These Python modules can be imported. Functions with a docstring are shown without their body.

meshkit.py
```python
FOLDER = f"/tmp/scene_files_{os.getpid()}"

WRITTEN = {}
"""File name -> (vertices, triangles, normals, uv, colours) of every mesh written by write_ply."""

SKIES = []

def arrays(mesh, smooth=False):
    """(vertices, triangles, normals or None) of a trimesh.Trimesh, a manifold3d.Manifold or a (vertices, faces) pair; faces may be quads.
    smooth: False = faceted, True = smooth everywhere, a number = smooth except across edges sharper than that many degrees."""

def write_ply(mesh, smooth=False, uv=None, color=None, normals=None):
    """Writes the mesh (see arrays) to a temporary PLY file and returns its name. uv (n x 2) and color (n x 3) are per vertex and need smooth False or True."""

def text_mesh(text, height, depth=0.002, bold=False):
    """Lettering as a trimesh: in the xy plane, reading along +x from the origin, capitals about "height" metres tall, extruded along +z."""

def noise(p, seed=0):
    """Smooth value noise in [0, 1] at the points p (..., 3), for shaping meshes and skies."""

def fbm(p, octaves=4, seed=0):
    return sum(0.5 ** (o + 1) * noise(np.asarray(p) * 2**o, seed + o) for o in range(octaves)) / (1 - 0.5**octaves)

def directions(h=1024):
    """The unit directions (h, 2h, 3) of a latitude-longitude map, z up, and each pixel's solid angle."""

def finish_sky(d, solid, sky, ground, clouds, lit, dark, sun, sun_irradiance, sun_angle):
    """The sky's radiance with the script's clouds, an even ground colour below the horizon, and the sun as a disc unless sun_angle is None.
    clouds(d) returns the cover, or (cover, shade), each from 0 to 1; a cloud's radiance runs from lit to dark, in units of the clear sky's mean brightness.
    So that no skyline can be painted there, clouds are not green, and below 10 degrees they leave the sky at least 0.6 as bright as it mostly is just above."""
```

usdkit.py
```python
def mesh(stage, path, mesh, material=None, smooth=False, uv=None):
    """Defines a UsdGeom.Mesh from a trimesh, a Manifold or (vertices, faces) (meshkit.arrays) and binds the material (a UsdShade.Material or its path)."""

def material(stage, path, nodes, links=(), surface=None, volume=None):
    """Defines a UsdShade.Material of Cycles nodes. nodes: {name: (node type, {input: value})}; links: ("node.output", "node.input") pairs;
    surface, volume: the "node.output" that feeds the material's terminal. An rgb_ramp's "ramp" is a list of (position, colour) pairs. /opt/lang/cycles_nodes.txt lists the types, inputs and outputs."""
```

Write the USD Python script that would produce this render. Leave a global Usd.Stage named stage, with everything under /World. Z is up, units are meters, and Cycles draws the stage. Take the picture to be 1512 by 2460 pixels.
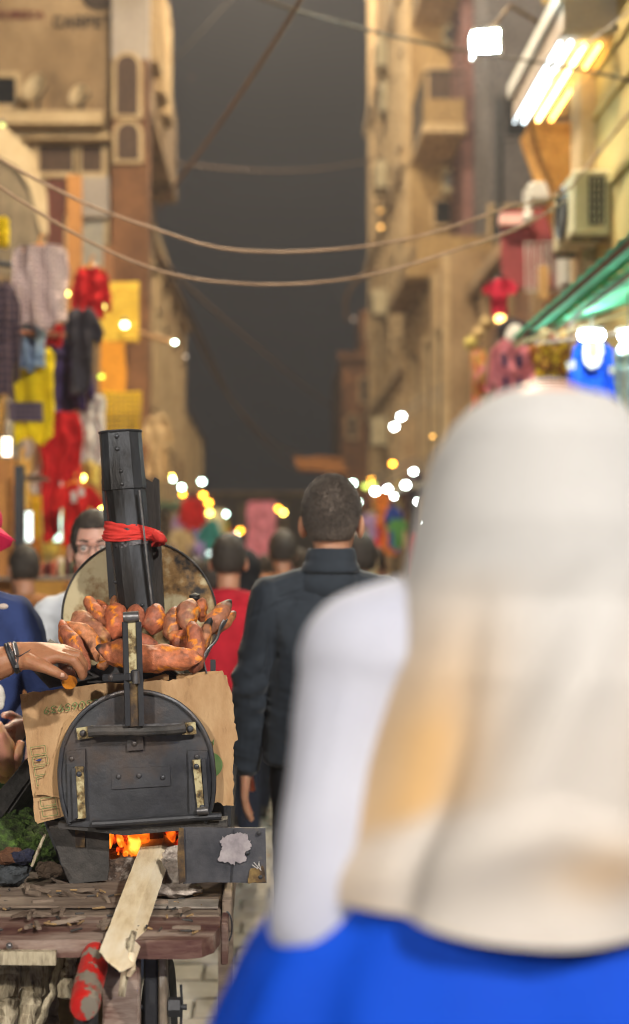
import math, numpy as np, trimesh, usdkit, meshkit
import manifold3d as m3
from manifold3d import Manifold, CrossSection
from pxr import Usd, UsdGeom, UsdLux, UsdShade, Gf, Sdf, Vt

stage = Usd.Stage.CreateInMemory()
UsdGeom.SetStageUpAxis(stage, 'Z'); UsdGeom.SetStageMetersPerUnit(stage, 1.0)
UsdGeom.Xform.Define(stage, '/World'); UsdGeom.Scope.Define(stage, '/World/Looks')

# ------------------------------------------------------------------ camera, sky, exposure
EYE = 1.5                     # camera height
FPX, VX, VY = 3417.0, 650.0, 1330.0   # focal length and vanishing point in units of a 1512 x 2460 picture
cam = UsdGeom.Camera.Define(stage, '/World/camera')
cam.AddTranslateOp().Set((0, 0, EYE)); cam.AddRotateXOp().Set(90)
AP = 36 * 1512 / 2460
cam.CreateFocalLengthAttr(50.0); cam.CreateHorizontalApertureAttr(AP); cam.CreateVerticalApertureAttr(36.0)
cam.CreateHorizontalApertureOffsetAttr((756 - VX) * 36 / 2460); cam.CreateVerticalApertureOffsetAttr((VY - 1230) * 36 / 2460)
cam.CreateFStopAttr(1.9); cam.CreateFocusDistanceAttr(3.2); cam.CreateClippingRangeAttr((0.05, 2000)); cam.CreateExposureAttr(0.28)

SUN_EL, SUN_ROT = math.radians(-4), math.radians(200)     # night: the sun is under the horizon
usdkit.material(stage, '/World/Looks/night_sky', {
    's': ('sky_texture', {'sky_type': 'single_scattering', 'sun_disc': False, 'sun_elevation': SUN_EL, 'sun_rotation': SUN_ROT}),
    'dim': ('mix', {'mix_type': 'multiply', 'fac': 1.0, 'color2': (0.02, 0.02, 0.02)}),
    'glow': ('mix', {'mix_type': 'add', 'fac': 1.0, 'color2': (0.155, 0.147, 0.157)}),     # town light on the smoky air
    'b': ('background_shader', {'strength': 0.1})},
    [('s.color', 'dim.color1'), ('dim.color', 'glow.color1'), ('glow.color', 'b.color')], surface='b.background')
dome = UsdLux.DomeLight.Define(stage, '/World/sky'); dome.CreateIntensityAttr(1.0)
UsdShade.MaterialBindingAPI.Apply(dome.GetPrim()).Bind(UsdShade.Material.Get(stage, '/World/Looks/night_sky'))
dome.GetPrim().SetCustomDataByKey('kind', 'structure')

# strengths of the lamps (radiance)
L_FLOOD, L_KEY, L_TUBE, L_SODIUM, L_SMALL = 1100.0, 1850.0, 6.0, 1500.0, 48.0

# ------------------------------------------------------------------ helpers
rng = np.random.default_rng(7)


def A(px, py, Y):
    """the point that stands Y metres down the street behind picture spot (px, py)"""
    return np.array([(px - VX) / FPX * Y, Y, EYE - (py - VY) / FPX * Y])


USED = {}


def numbered(parent, name):
    k = (str(parent), name); n = USED.get(k, 0); USED[k] = n + 1
    return name if n == 0 else f'{name}_{n:03d}'


class Thing:
    def __init__(s, prim, base):
        s.prim, s.base, s.path = prim, np.asarray(base, float), str(prim.GetPath())


def tag(prim, label=None, cat=None, group=None, kind=None):
    for k, v in (('label', label), ('category', cat), ('group', group), ('kind', kind)):
        if v: prim.SetCustomDataByKey(k, v)


def thing(name, label, cat, base=(0, 0, 0), group=None, kind=None):
    x = UsdGeom.Xform.Define(stage, '/World/' + numbered('/World', name))
    x.AddTranslateOp().Set(tuple(map(float, base)))
    tag(x.GetPrim(), label, cat, group, kind)
    return Thing(x.GetPrim(), base)


def tm(m):
    if isinstance(m, trimesh.Trimesh): return m
    v, f, _ = meshkit.arrays(m, False)
    return trimesh.Trimesh(v, f, process=False)


def cat_(*ms):
    return trimesh.util.concatenate([tm(m) for m in ms])


def part(parent, name, mesh, mat, smooth=30, label=None, col=None):
    """a Mesh under parent (mesh given in world coordinates)"""
    m = tm(mesh).copy(); m.apply_translation(-parent.base)
    g = usdkit.mesh(stage, parent.path + '/' + numbered(parent.path, name), m, mat, smooth=True if col is not None else smooth)
    if col is not None:
        UsdGeom.PrimvarsAPI(g).CreatePrimvar('tint', Sdf.ValueTypeNames.Color3fArray, 'vertex').Set(Vt.Vec3fArray.FromNumpy(np.asarray(col, np.float32)))
    if label: tag(g.GetPrim(), label)
    return Thing(g.GetPrim(), parent.base)


def obj(name, mesh, mat, label, cat, group=None, kind=None, smooth=30, col=None):
    """a top-level thing that is one Mesh"""
    m = tm(mesh).copy(); lo, hi = m.bounds
    base = np.array([(lo[0] + hi[0]) / 2, (lo[1] + hi[1]) / 2, lo[2]]); m.apply_translation(-base)
    g = usdkit.mesh(stage, '/World/' + numbered('/World', name), m, mat, smooth=True if col is not None else smooth)
    g.AddTranslateOp().Set(tuple(map(float, base)))
    if col is not None:
        UsdGeom.PrimvarsAPI(g).CreatePrimvar('tint', Sdf.ValueTypeNames.Color3fArray, 'vertex').Set(Vt.Vec3fArray.FromNumpy(np.asarray(col, np.float32)))
    tag(g.GetPrim(), label, cat, group, kind)
    return Thing(g.GetPrim(), base)


def copy_of(src, delta, label, group=None):
    """another of the same thing, moved by delta"""
    name = src.path.split('/')[-1]
    name = name[:-4] if name[-4:-3] == '_' and name[-3:].isdigit() else name
    x = UsdGeom.Xform.Define(stage, '/World/' + numbered('/World', name))
    x.GetPrim().GetReferences().AddInternalReference(src.path)
    op = [o for o in x.GetOrderedXformOps()]
    (op[0] if op else x.AddTranslateOp()).Set(tuple(map(float, src.base + np.asarray(delta))))
    x.GetPrim().SetInstanceable(True)
    tag(x.GetPrim(), label, None, group)
    return Thing(x.GetPrim(), src.base + np.asarray(delta))


def box(lo, hi, bev=0.0):
    lo, hi = np.minimum(lo, hi).astype(float), np.maximum(lo, hi).astype(float)
    if bev <= 0:
        m = trimesh.creation.box(hi - lo); m.apply_translation((lo + hi) / 2); return m
    pts = []
    for sx in (0, 1):
        for sy in (0, 1):
            for sz in (0, 1):
                for ax in range(3):
                    p = np.where([sx, sy, sz], hi - bev, lo + bev); p[ax] = (hi if (sx, sy, sz)[ax] else lo)[ax]; pts.append(p)
    return tm(Manifold.hull_points(np.array(pts)))


def bar(p, q, w, h=None, up=(0, 0, 1), bev=0.0):
    """a square bar from p to q"""
    p, q = np.asarray(p, float), np.asarray(q, float); h = h or w
    d = q - p; n = np.linalg.norm(d); d /= n
    a = np.cross(d, up)
    if np.linalg.norm(a) < 1e-3: a = np.cross(d, (1, 0, 0))
    a /= np.linalg.norm(a); b = np.cross(a, d)
    m = box((-w / 2, -n / 2, -h / 2), (w / 2, n / 2, h / 2), bev)
    T = np.eye(4); T[:3, 0], T[:3, 1], T[:3, 2], T[:3, 3] = a, d, b, (p + q) / 2
    m.apply_transform(T); return m


def tube(points, r, sides=10, closed=False):
    p = np.asarray(points, float); n = len(p)
    t = np.gradient(p, axis=0)
    if closed: t = np.roll(p, -1, 0) - np.roll(p, 1, 0)
    t /= np.linalg.norm(t, axis=1, keepdims=True) + 1e-12
    a = np.cross(t[0], (0, 0, 1) if abs(t[0][2]) < .9 else (1, 0, 0)); a /= np.linalg.norm(a)
    rr = np.broadcast_to(r, (n,)); V = []
    ang = np.arange(sides) * 2 * np.pi / sides
    for i in range(n):
        a = a - t[i] * (a @ t[i]); a /= np.linalg.norm(a); b = np.cross(t[i], a)
        V.append(p[i] + rr[i] * (np.cos(ang)[:, None] * a + np.sin(ang)[:, None] * b))
    V = np.vstack(V); Fc = []
    for i in range(n if closed else n - 1):
        j = (i + 1) % n
        for k in range(sides):
            l = (k + 1) % sides
            Fc += [[i * sides + k, i * sides + l, j * sides + l], [i * sides + k, j * sides + l, j * sides + k]]
    if not closed:
        V = np.vstack([V, p[0], p[-1]]); c0, c1 = len(V) - 2, len(V) - 1
        for k in range(sides):
            l = (k + 1) % sides
            Fc += [[c0, l, k], [c1, (n - 1) * sides + k, (n - 1) * sides + l]]
    return trimesh.Trimesh(V, Fc, process=False)


def spline(pts, n=24):
    from scipy.interpolate import CubicSpline
    p = np.asarray(pts, float)
    u = np.concatenate([[0], np.cumsum(np.linalg.norm(np.diff(p, axis=0), axis=1))])
    return CubicSpline(u, p)(np.linspace(0, u[-1], n))


def cyl(p, q, r, r2=None, sides=20):
    return tube([p, q], [r, r if r2 is None else r2], sides)


def ball(c, r, sub=2, scale=(1, 1, 1)):
    m = trimesh.creation.icosphere(sub, r); m.apply_scale(scale); m.apply_translation(c); return m


def to_wall(m, Y):
    """a flat manifold (x, z, thickness) stood upright facing the camera, its front at depth Y"""
    v, f, _ = meshkit.arrays(m, False)
    return trimesh.Trimesh(np.stack([v[:, 0], Y + v[:, 2], v[:, 1]], 1), f[:, ::-1], process=False)


def plate(poly, Y, th, res=0, holes=()):
    """outline in picture spots at depth Y, th thick (backwards)"""
    P = [np.array([A(x, y, Y)[[0, 2]] for x, y in q]) for q in (poly, *holes)]
    cs = CrossSection([P[0]], m3.FillRule.NonZero)
    for h in P[1:]: cs = cs - CrossSection([h], m3.FillRule.NonZero)
    s = cs.extrude(th)
    if res: s = s.refine_to_length(res)
    return to_wall(s, Y)


def wob(m, amp, scale, seed=0, along=None):
    v = np.array(m.vertices)
    if along is None:
        d = np.stack([meshkit.fbm(v * scale, 3, seed + k * 17) - .5 for k in range(3)], 1)
    else:
        d = (meshkit.fbm(v * scale, 3, seed) - .5)[:, None] * np.asarray(along, float)
    r = m.copy(); r.vertices = v + d * amp * 2; return r


def ragged(pts, n, amp, seed=0):
    """an outline whose edges are torn"""
    r = np.random.default_rng(seed); out = []
    p = np.asarray(pts, float)
    for a, b in zip(p, np.roll(p, -1, 0)):
        L = np.linalg.norm(b - a); k = max(2, int(L / n))
        for i in range(k):
            q = a + (b - a) * i / k
            if i: q = q + r.normal(0, amp, 2)
            out.append(q)
    return out


def chain(*pr):
    """hulls of balls along a chain of (point, radius)"""
    out = []
    for (p, r), (q, s) in zip(pr[:-1], pr[1:]):
        out.append(Manifold.batch_hull([Manifold.sphere(r, 16).translate(tuple(map(float, p))), Manifold.sphere(s, 16).translate(tuple(map(float, q)))]))
    return out


def ell(c, r):
    return Manifold.sphere(1, 28).scale(tuple(map(float, r))).translate(tuple(map(float, c)))


def flesh(ms, res=0.02, it=10):
    s = Manifold.batch_boolean(ms, m3.OpType.Add)
    if s.is_empty(): raise ValueError('empty')
    parts_ = s.decompose()
    s = max(parts_, key=lambda q: q.volume()) if len(parts_) > 1 else s
    m = tm(s.refine_to_length(res)); m.merge_vertices()
    if it: trimesh.smoothing.filter_taubin(m, 0.5, 0.53, iterations=it)
    return m


# ------------------------------------------------------------------ materials
def lin(*c):
    return tuple(((x / 255) / 12.92 if x / 255 < .04045 else ((x / 255 + .055) / 1.055) ** 2.4) for x in c)


def M(name, c1, c2=None, scale=8.0, rough=.6, bump=0.0, bscale=60.0, metal=0.0, spec=.5, lo=.35, hi=.65, c3=None, stretch=(1, 1, 1), detail=6.0, sheen=0.0, sss=0.0, roughvar=0.0, dist=0.0, coat=0.0):
    c2 = c2 or tuple(x * .8 for x in c1)
    n = {'t': ('texture_coordinate', {}), 'm': ('mapping', {'scale': stretch}),
         'n': ('noise_texture', {'scale': scale, 'detail': detail, 'roughness': .62, 'distortion': dist}),
         'r': ('rgb_ramp', {'ramp': [(lo, c1), (hi, c2)] if c3 is None else [(lo, c1), ((lo + hi) / 2, c2), (hi, c3)]}),
         'p': ('principled_bsdf', {'roughness': rough, 'metallic': metal, 'specular_ior_level': spec})}
    l = [('t.object', 'm.vector'), ('m.vector', 'n.vector'), ('n.fac', 'r.fac'), ('r.color', 'p.base_color')]
    if sheen: n['p'][1].update(sheen_weight=sheen, sheen_roughness=.4)
    if coat: n['p'][1].update(coat_weight=coat, coat_roughness=.25)
    if sss: n['p'][1].update(subsurface_weight=sss, subsurface_scale=.01)
    if roughvar:
        n['rr'] = ('map_range', {'from_min': .3, 'from_max': .7, 'to_min': rough - roughvar, 'to_max': rough + roughvar, 'clamp': True})
        n['n3'] = ('noise_texture', {'scale': scale * 2.3, 'detail': 5.0})
        l += [('m.vector', 'n3.vector'), ('n3.fac', 'rr.value'), ('rr.result', 'p.roughness')]
    if bump:
        n['n2'] = ('noise_texture', {'scale': bscale, 'detail': 4.0, 'roughness': .6})
        n['b'] = ('bump', {'strength': 1.0, 'distance': bump})
        l += [('m.vector', 'n2.vector'), ('n2.fac', 'b.height'), ('b.normal', 'p.normal')]
    return usdkit.material(stage, '/World/Looks/' + name, n, l, surface='p.BSDF')


def MT(name, rough=.5, bump=0.0, bscale=80.0, spec=.5, mott=.25, mscale=30, coat=0.0, sss=0.0):
    """material whose colour is the mesh's own tint attribute, mottled"""
    n = {'a': ('attribute', {'attribute': 'tint'}), 't': ('texture_coordinate', {}),
         'n': ('noise_texture', {'scale': mscale, 'detail': 6.0, 'roughness': .65}),
         'r': ('rgb_ramp', {'ramp': [(.3, (1 - mott,) * 3), (.7, (1 + mott,) * 3)]}),
         'x': ('mix', {'mix_type': 'multiply', 'fac': 1.0}),
         'p': ('principled_bsdf', {'roughness': rough, 'specular_ior_level': spec, 'coat_weight': coat, 'coat_roughness': .3})}
    l = [('t.object', 'n.vector'), ('n.fac', 'r.fac'), ('a.color', 'x.color1'), ('r.color', 'x.color2'), ('x.color', 'p.base_color')]
    if sss: n['p'][1].update(subsurface_weight=sss, subsurface_scale=.008)
    if bump:
        n['n2'] = ('noise_texture', {'scale': bscale, 'detail': 5.0, 'roughness': .6}); n['b'] = ('bump', {'strength': 1.0, 'distance': bump})
        l += [('t.object', 'n2.vector'), ('n2.fac', 'b.height'), ('b.normal', 'p.normal')]
    return usdkit.material(stage, '/World/Looks/' + name, n, l, surface='p.BSDF')


def ML(name, color, strength):
    return usdkit.material(stage, '/World/Looks/' + name, {'e': ('emission', {'color': color, 'strength': strength})}, [], surface='e.emission')


def MP(name, base, line, w=.03, h=.03, ms=.004, rough=.8, base2=None):
    """checked cloth: woven lines"""
    n = {'t': ('texture_coordinate', {}), 'm': ('mapping', {'rotation': (math.pi / 2, 0, 0)}),
         'k': ('brick_texture', {'offset': 0.0, 'scale': 1.0, 'brick_width': w, 'row_height': h, 'mortar_size': ms, 'mortar_smooth': .3, 'color1': base, 'color2': base2 or base, 'mortar': line}),
         'p': ('principled_bsdf', {'roughness': rough, 'specular_ior_level': .2})}
    return usdkit.material(stage, '/World/Looks/' + name, n, [('t.object', 'm.vector'), ('m.vector', 'k.vector'), ('k.color', 'p.base_color')], surface='p.BSDF')


CL = {}


def cloth(name, rgb, var=.75, rough=.85, bump=.0008):
    if name not in CL:
        c = lin(*rgb); CL[name] = M('cloth_' + name, c, tuple(x * var for x in c), scale=9, rough=rough, bump=bump, bscale=180, spec=.25)
    return CL[name]


black_iron = M('black_iron', (.022, .023, .027), (.056, .058, .066), scale=4.5, rough=.42, bump=.0013, bscale=70, metal=.25, spec=.55, roughvar=.2, c3=(.10, .066, .046), lo=.34, hi=.70, detail=10.0)
pipe_iron = M('pipe_iron', (.04, .043, .05), (.075, .08, .09), scale=5, rough=.42, bump=.0012, bscale=80, metal=.55, stretch=(1.6, 1.6, .5), roughvar=.12, c3=(.035, .033, .033))
sooty = M('sooty_iron', (.018, .017, .016), (.05, .045, .042), scale=14, rough=.7, bump=.003, bscale=60, c3=(.09, .075, .065), lo=.35, hi=.75)
enamel = M('scorched_enamel', (.016, .014, .013), (.24, .13, .04), scale=7.5, rough=.5, c3=(.5, .42, .25), lo=.37, hi=.54, bump=.001, bscale=70, detail=9.0)
flaked = M('flaked_paint_bar', (.03, .026, .022), (.22, .15, .06), scale=30, rough=.45, c3=(.55, .48, .27), lo=.38, hi=.56, metal=.2, bump=.001, bscale=120)
rusty = M('rusty_iron', (.045, .03, .022), (.14, .085, .035), scale=24, rough=.5, c3=(.3, .2, .07), lo=.4, hi=.68, metal=.2, bump=.001)
card = M('cardboard', lin(182, 148, 108), lin(172, 136, 97), scale=9, rough=.88, bump=.0012, bscale=40, stretch=(3, 1, 1), spec=.15)
card_dirty = M('stained_cardboard', lin(190, 157, 118), lin(174, 138, 100), scale=9, rough=.88, c3=lin(84, 64, 48), lo=.36, hi=.80, bump=.0014, bscale=60, stretch=(1.8, 1, .8), spec=.15)
green_ink = M('green_ink', lin(86, 120, 62), lin(110, 130, 80), rough=.8, scale=60)
blue_ink = M('blue_ink', lin(50, 60, 110), rough=.8)
pale_wood = M('pale_wood', lin(236, 222, 196), lin(222, 202, 166), scale=7, rough=.7, c3=lin(186, 156, 114), lo=.38, hi=.74, bump=.0015, bscale=40, stretch=(3, .6, 3))
old_wood = M('old_wood', lin(84, 68, 56), lin(124, 108, 94), scale=9, rough=.75, bump=.003, bscale=30, stretch=(.6, 3, 3), c3=lin(140, 124, 108), lo=.32, hi=.76)
maroon_wood = M('maroon_wood', lin(70, 32, 32), lin(104, 76, 66), scale=6, rough=.65, bump=.002, bscale=30, stretch=(.7, 3, 3), c3=lin(156, 138, 126), lo=.32, hi=.66)
log_wood = M('log_wood', lin(124, 110, 88), lin(182, 170, 144), scale=10, rough=.85, bump=.004, bscale=26, stretch=(4, 4, .7), c3=lin(80, 66, 48))
red_paint = M('chipped_red_paint', (.50, .014, .012), (.42, .02, .016), scale=15, rough=.38, c3=(.22, .19, .15), lo=.515, hi=.565, bump=.002, bscale=40, stretch=(1.2, 1.2, .7))
dark_steel = M('dark_steel', (.032, .034, .04), (.05, .05, .055), scale=12, rough=.5, metal=.4, bump=.0008, bscale=120)
bright_steel = M('worn_steel', (.28, .28, .29), (.14, .13, .13), scale=30, rough=.35, metal=.8, bump=.0006)
ash = M('ash', lin(190, 178, 168), lin(120, 108, 100), scale=40, rough=.95, bump=.006, bscale=90)
coal = usdkit.material(stage, '/World/Looks/glowing_coal', {
    't': ('texture_coordinate', {}), 'n': ('noise_texture', {'scale': 34.0, 'detail': 5.0, 'roughness': .6}),
    'r': ('rgb_ramp', {'ramp': [(.47, (0, 0, 0)), (.55, (.35, .012, .001)), (.64, (1.0, .06, .004)), (.74, (2.0, .32, .02))]}),
    'p': ('principled_bsdf', {'base_color': (.03, .026, .024), 'roughness': .9, 'emission_strength': 1.0})},
    [('t.object', 'n.vector'), ('n.fac', 'r.fac'), ('r.color', 'p.emission_color')], surface='p.BSDF')
flame_m = usdkit.material(stage, '/World/Looks/flame', {
    't': ('texture_coordinate', {}), 'n': ('noise_texture', {'scale': 22.0, 'detail': 3.0, 'distortion': .6}),
    'r': ('rgb_ramp', {'ramp': [(.32, (.55, .04, .003)), (.5, (1.3, .22, .01)), (.66, (2.6, 1.0, .10))]}),
    'e': ('emission', {'strength': 1.0}), 'tr': ('transparent_bsdf', {}), 'lw': ('layer_weight', {'blend': .35}), 'mx': ('mix_closure', {})},
    [('t.object', 'n.vector'), ('n.fac', 'r.fac'), ('r.color', 'e.color'), ('e.emission', 'mx.closure1'), ('tr.BSDF', 'mx.closure2'), ('lw.facing', 'mx.fac')], surface='mx.closure')
potato_m = MT('sweet_potato', rough=.58, bump=.0035, bscale=75, mott=.42, mscale=42, coat=.05)
flesh_m = M('potato_flesh', (.72, .26, .02), (.62, .19, .012), scale=40, rough=.45, bump=.001, bscale=90)
skin_m = M('skin', lin(196, 146, 116), lin(178, 124, 96), scale=14, rough=.5, bump=.0006, bscale=160, sss=.12)
skin_tan = M('skin_tan', lin(176, 122, 88), lin(150, 100, 70), scale=16, rough=.48, bump=.0009, bscale=170, sss=.1)
skin_pink = M('skin_light', lin(214, 168, 150), lin(196, 146, 128), scale=14, rough=.5, sss=.12)
nail_m = M('nail', lin(206, 160, 136), rough=.3)
hair_m = M('dark_hair', (.018, .014, .012), (.06, .046, .036), scale=120, rough=.55, bump=.003, bscale=260, spec=.4)
buzz_m = M('cropped_hair', (.07, .058, .05), (.25, .19, .15), scale=150, rough=.65, bump=.003, bscale=300, spec=.4, lo=.38, hi=.66)
white_plastic = M('white_plastic', (.62, .62, .6), (.5, .5, .47), rough=.5)
dark_glass = M('dark_glass', (.02, .02, .022), rough=.12)
wire_m = M('cable_rubber', lin(184, 152, 122), lin(156, 126, 98), rough=.7)
wire_dark = M('dark_cable', lin(60, 54, 50), rough=.7)
lampcase = M('lamp_case', (.16, .16, .16), (.12, .12, .12), rough=.45, metal=.3)

cool = ML('cool_lamp', (.86, 1.0, .96), L_SMALL)
cool2 = ML('green_white_lamp', (.70, 1.0, .86), L_SMALL * .5)
amber = ML('amber_lamp', (1.0, .42, .03), L_SMALL * .42)
yellow = ML('yellow_lamp', (1.0, .72, .12), L_SMALL * .5)
flood = ML('flood_lamp', (.80, 1.0, .95), L_FLOOD)
key = ML('flood_lamp_near', (1.0, .95, .88), L_KEY)
warm_tube = ML('warm_tube', (1.0, .74, .22), L_TUBE * 2.2)
orange_tube = ML('orange_tube', (1.0, .50, .09), L_TUBE * 2.2)
cool_tube = ML('cool_tube', (.82, .95, 1.0), L_TUBE * .9)
sodium = ML('sodium_lamp', (1.0, .84, .60), L_SODIUM)

# ------------------------------------------------------------------ ground
paving_far = usdkit.material(stage, '/World/Looks/paving_far', {
    'g': ('geometry', {}), 'k': ('brick_texture', {'scale': 1.0, 'brick_width': .24, 'row_height': .2, 'mortar_size': .008, 'color1': (.30, .28, .25), 'color2': (.24, .225, .20), 'mortar': (.10, .095, .085)}),
    'n': ('noise_texture', {'scale': 2.0, 'detail': 5.0}), 'r': ('rgb_ramp', {'ramp': [(.3, (.7,) * 3), (.7, (1.1,) * 3)]}), 'x': ('mix', {'mix_type': 'multiply', 'fac': 1.0}),
    'p': ('principled_bsdf', {'roughness': .7})},
    [('g.position', 'k.vector'), ('g.position', 'n.vector'), ('n.fac', 'r.fac'), ('k.color', 'x.color1'), ('r.color', 'x.color2'), ('x.color', 'p.base_color')], surface='p.BSDF')
gx = thing('ground', 'pale block paving of the street running between the shops', 'ground', (0, 0, 0), kind='structure')
PX0, PX1, PY0, PY1 = -.62, .62, 4.0, 9.2
fl = cat_(box((-120, -60, -.35), (PX0, 220, 0)), box((PX1, -60, -.35), (120, 220, 0)), box((PX0, -60, -.35), (PX1, PY0, 0)), box((PX0, PY1, -.35), (PX1, 220, 0)), box((PX0, PY0, -.35), (PX1, PY1, -.03)))
part(gx, 'paved_street', fl, paving_far, smooth=False)
paver_m = [M('paver_%d' % i, lin(*c), tuple(x * .82 for x in lin(*c)), scale=16, rough=.72, bump=.002, bscale=60) for i, c in enumerate([(158, 152, 142), (150, 145, 138), (164, 157, 144), (146, 139, 128)])]
nrow = 26; rh = (PY1 - PY0) / nrow
for i in range(nrow):
    off = (i % 2) * .124 + rng.uniform(-.01, .01); x = PX0 - off
    while x < PX1 - .01:
        x0, x1 = max(x, PX0) + .004, min(x + .248, PX1) - .004
        if x1 - x0 > .03:
            h = rng.uniform(-.004, .003)
            part(gx, 'paver', box((x0, PY0 + i * rh + .004, -.034), (x1, PY0 + (i + 1) * rh - .005, h), .006), paver_m[rng.integers(4)], smooth=False)
        x += .248

# ------------------------------------------------------------------ buildings
ochre = M('ochre_plaster', lin(178, 150, 104), lin(150, 122, 82), scale=1.6, rough=.9, c3=lin(112, 88, 58), lo=.34, hi=.82, bump=.004, bscale=12, stretch=(1, 1, .4), detail=9)
tan_pl = M('tan_plaster', lin(172, 146, 112), lin(146, 120, 88), scale=1.4, rough=.9, c3=lin(88, 70, 52), lo=.33, hi=.76, bump=.004, bscale=12, stretch=(1, 1, .5), detail=9)
brown_pl = M('brown_plaster', lin(150, 104, 70), lin(116, 80, 54), scale=1.4, rough=.9, c3=lin(90, 62, 46), lo=.3, hi=.75, bump=.005, bscale=10)
yellow_pl = M('yellow_plaster', lin(190, 168, 106), lin(170, 148, 92), scale=1.5, rough=.9, lo=.3, hi=.7, bump=.003, bscale=14)
grey_conc = M('grey_concrete', lin(176, 164, 152), lin(160, 148, 138), scale=2, rough=.9)
dark_wall = M('dark_grey_wall', lin(112, 108, 110), lin(96, 92, 92), scale=1.5, rough=.9)
mauve = M('mauve_wall', lin(128, 92, 88), lin(108, 78, 74), scale=2, rough=.9)
trim_m = M('pale_trim', lin(196, 172, 134), lin(176, 150, 112), scale=3, rough=.85)
shutter_m = M('brown_shutter', lin(86, 64, 48), lin(66, 48, 38), scale=5, rough=.75, stretch=(6, 6, .6))
red_shutter = M('red_brown_door', lin(122, 62, 44), lin(92, 48, 36), scale=5, rough=.7, stretch=(6, 6, .6))
rail_m = M('dark_railing', lin(70, 58, 46), rough=.7)
cream_canvas = M('cream_canvas', lin(206, 186, 150), lin(176, 152, 116), scale=3, rough=.9)
grey_canvas = M('grey_curtain', lin(140, 124, 100), lin(110, 96, 76), scale=4, rough=.9, stretch=(8, 8, .5))
sign_ink = M('sign_dark_letters', lin(66, 52, 42), rough=.8)
sign_red = M('sign_red_letters', lin(120, 60, 48), rough=.8)


def wall_rect(px0, py0, px1, py1, Y, th):
    a, b = A(px0, py0, Y), A(px1, py1, Y)
    return box((a[0], Y, b[2]), (b[0], Y + th, a[2]))


def fwindow(par, px0, py0, px1, py1, Y, pane=None, frame=None, bars=1):
    """window on a wall that faces the camera at depth Y"""
    a, b = A(px0, py0, Y), A(px1, py1, Y); t = .06
    fr = cat_(box((a[0] - t, Y - .08, b[2] - t), (a[0], Y, a[2] + t)), box((b[0], Y - .08, b[2] - t), (b[0] + t, Y, a[2] + t)), box((a[0], Y - .08, a[2]), (b[0], Y, a[2] + t)), box((a[0], Y - .1, b[2] - t), (b[0], Y, b[2])))
    w = part(par, 'window', fr, frame or trim_m, smooth=False)
    part(w, 'shutter', box((a[0], Y - .03, b[2]), (b[0], Y - .004, a[2])), pane or shutter_m, smooth=False)


def swindow(par, X, y0, y1, z0, z1, side=1, pane=None, frame=None):
    """window on a wall along the street at X; side +1: the wall faces -X"""
    s = -side; t = .07
    fr = cat_(box((X, y0 - t, z0 - t), (X + s * .09, y0, z1 + t)), box((X, y1, z0 - t), (X + s * .09, y1 + t, z1 + t)), box((X, y0, z1), (X + s * .09, y1, z1 + t)), box((X, y0, z0 - t), (X + s * .12, y1, z0)))
    w = part(par, 'window', fr, frame or trim_m, smooth=False)
    part(w, 'shutter', box((X + s * .004, y0, z0), (X + s * .03, y1, z1)), pane or shutter_m, smooth=False)


def arch_pts(x0, x1, z0, z1, n=12):
    c, r = (x0 + x1) / 2, (x1 - x0) / 2
    return [(x0, z0), (x1, z0)] + [(c + r * math.cos(t), z1 - r + r * math.sin(t)) for t in np.linspace(0, math.pi, n)]


ac_cream = M('ac_cream', lin(206, 194, 160), lin(186, 172, 136), scale=5, rough=.6)


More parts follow.
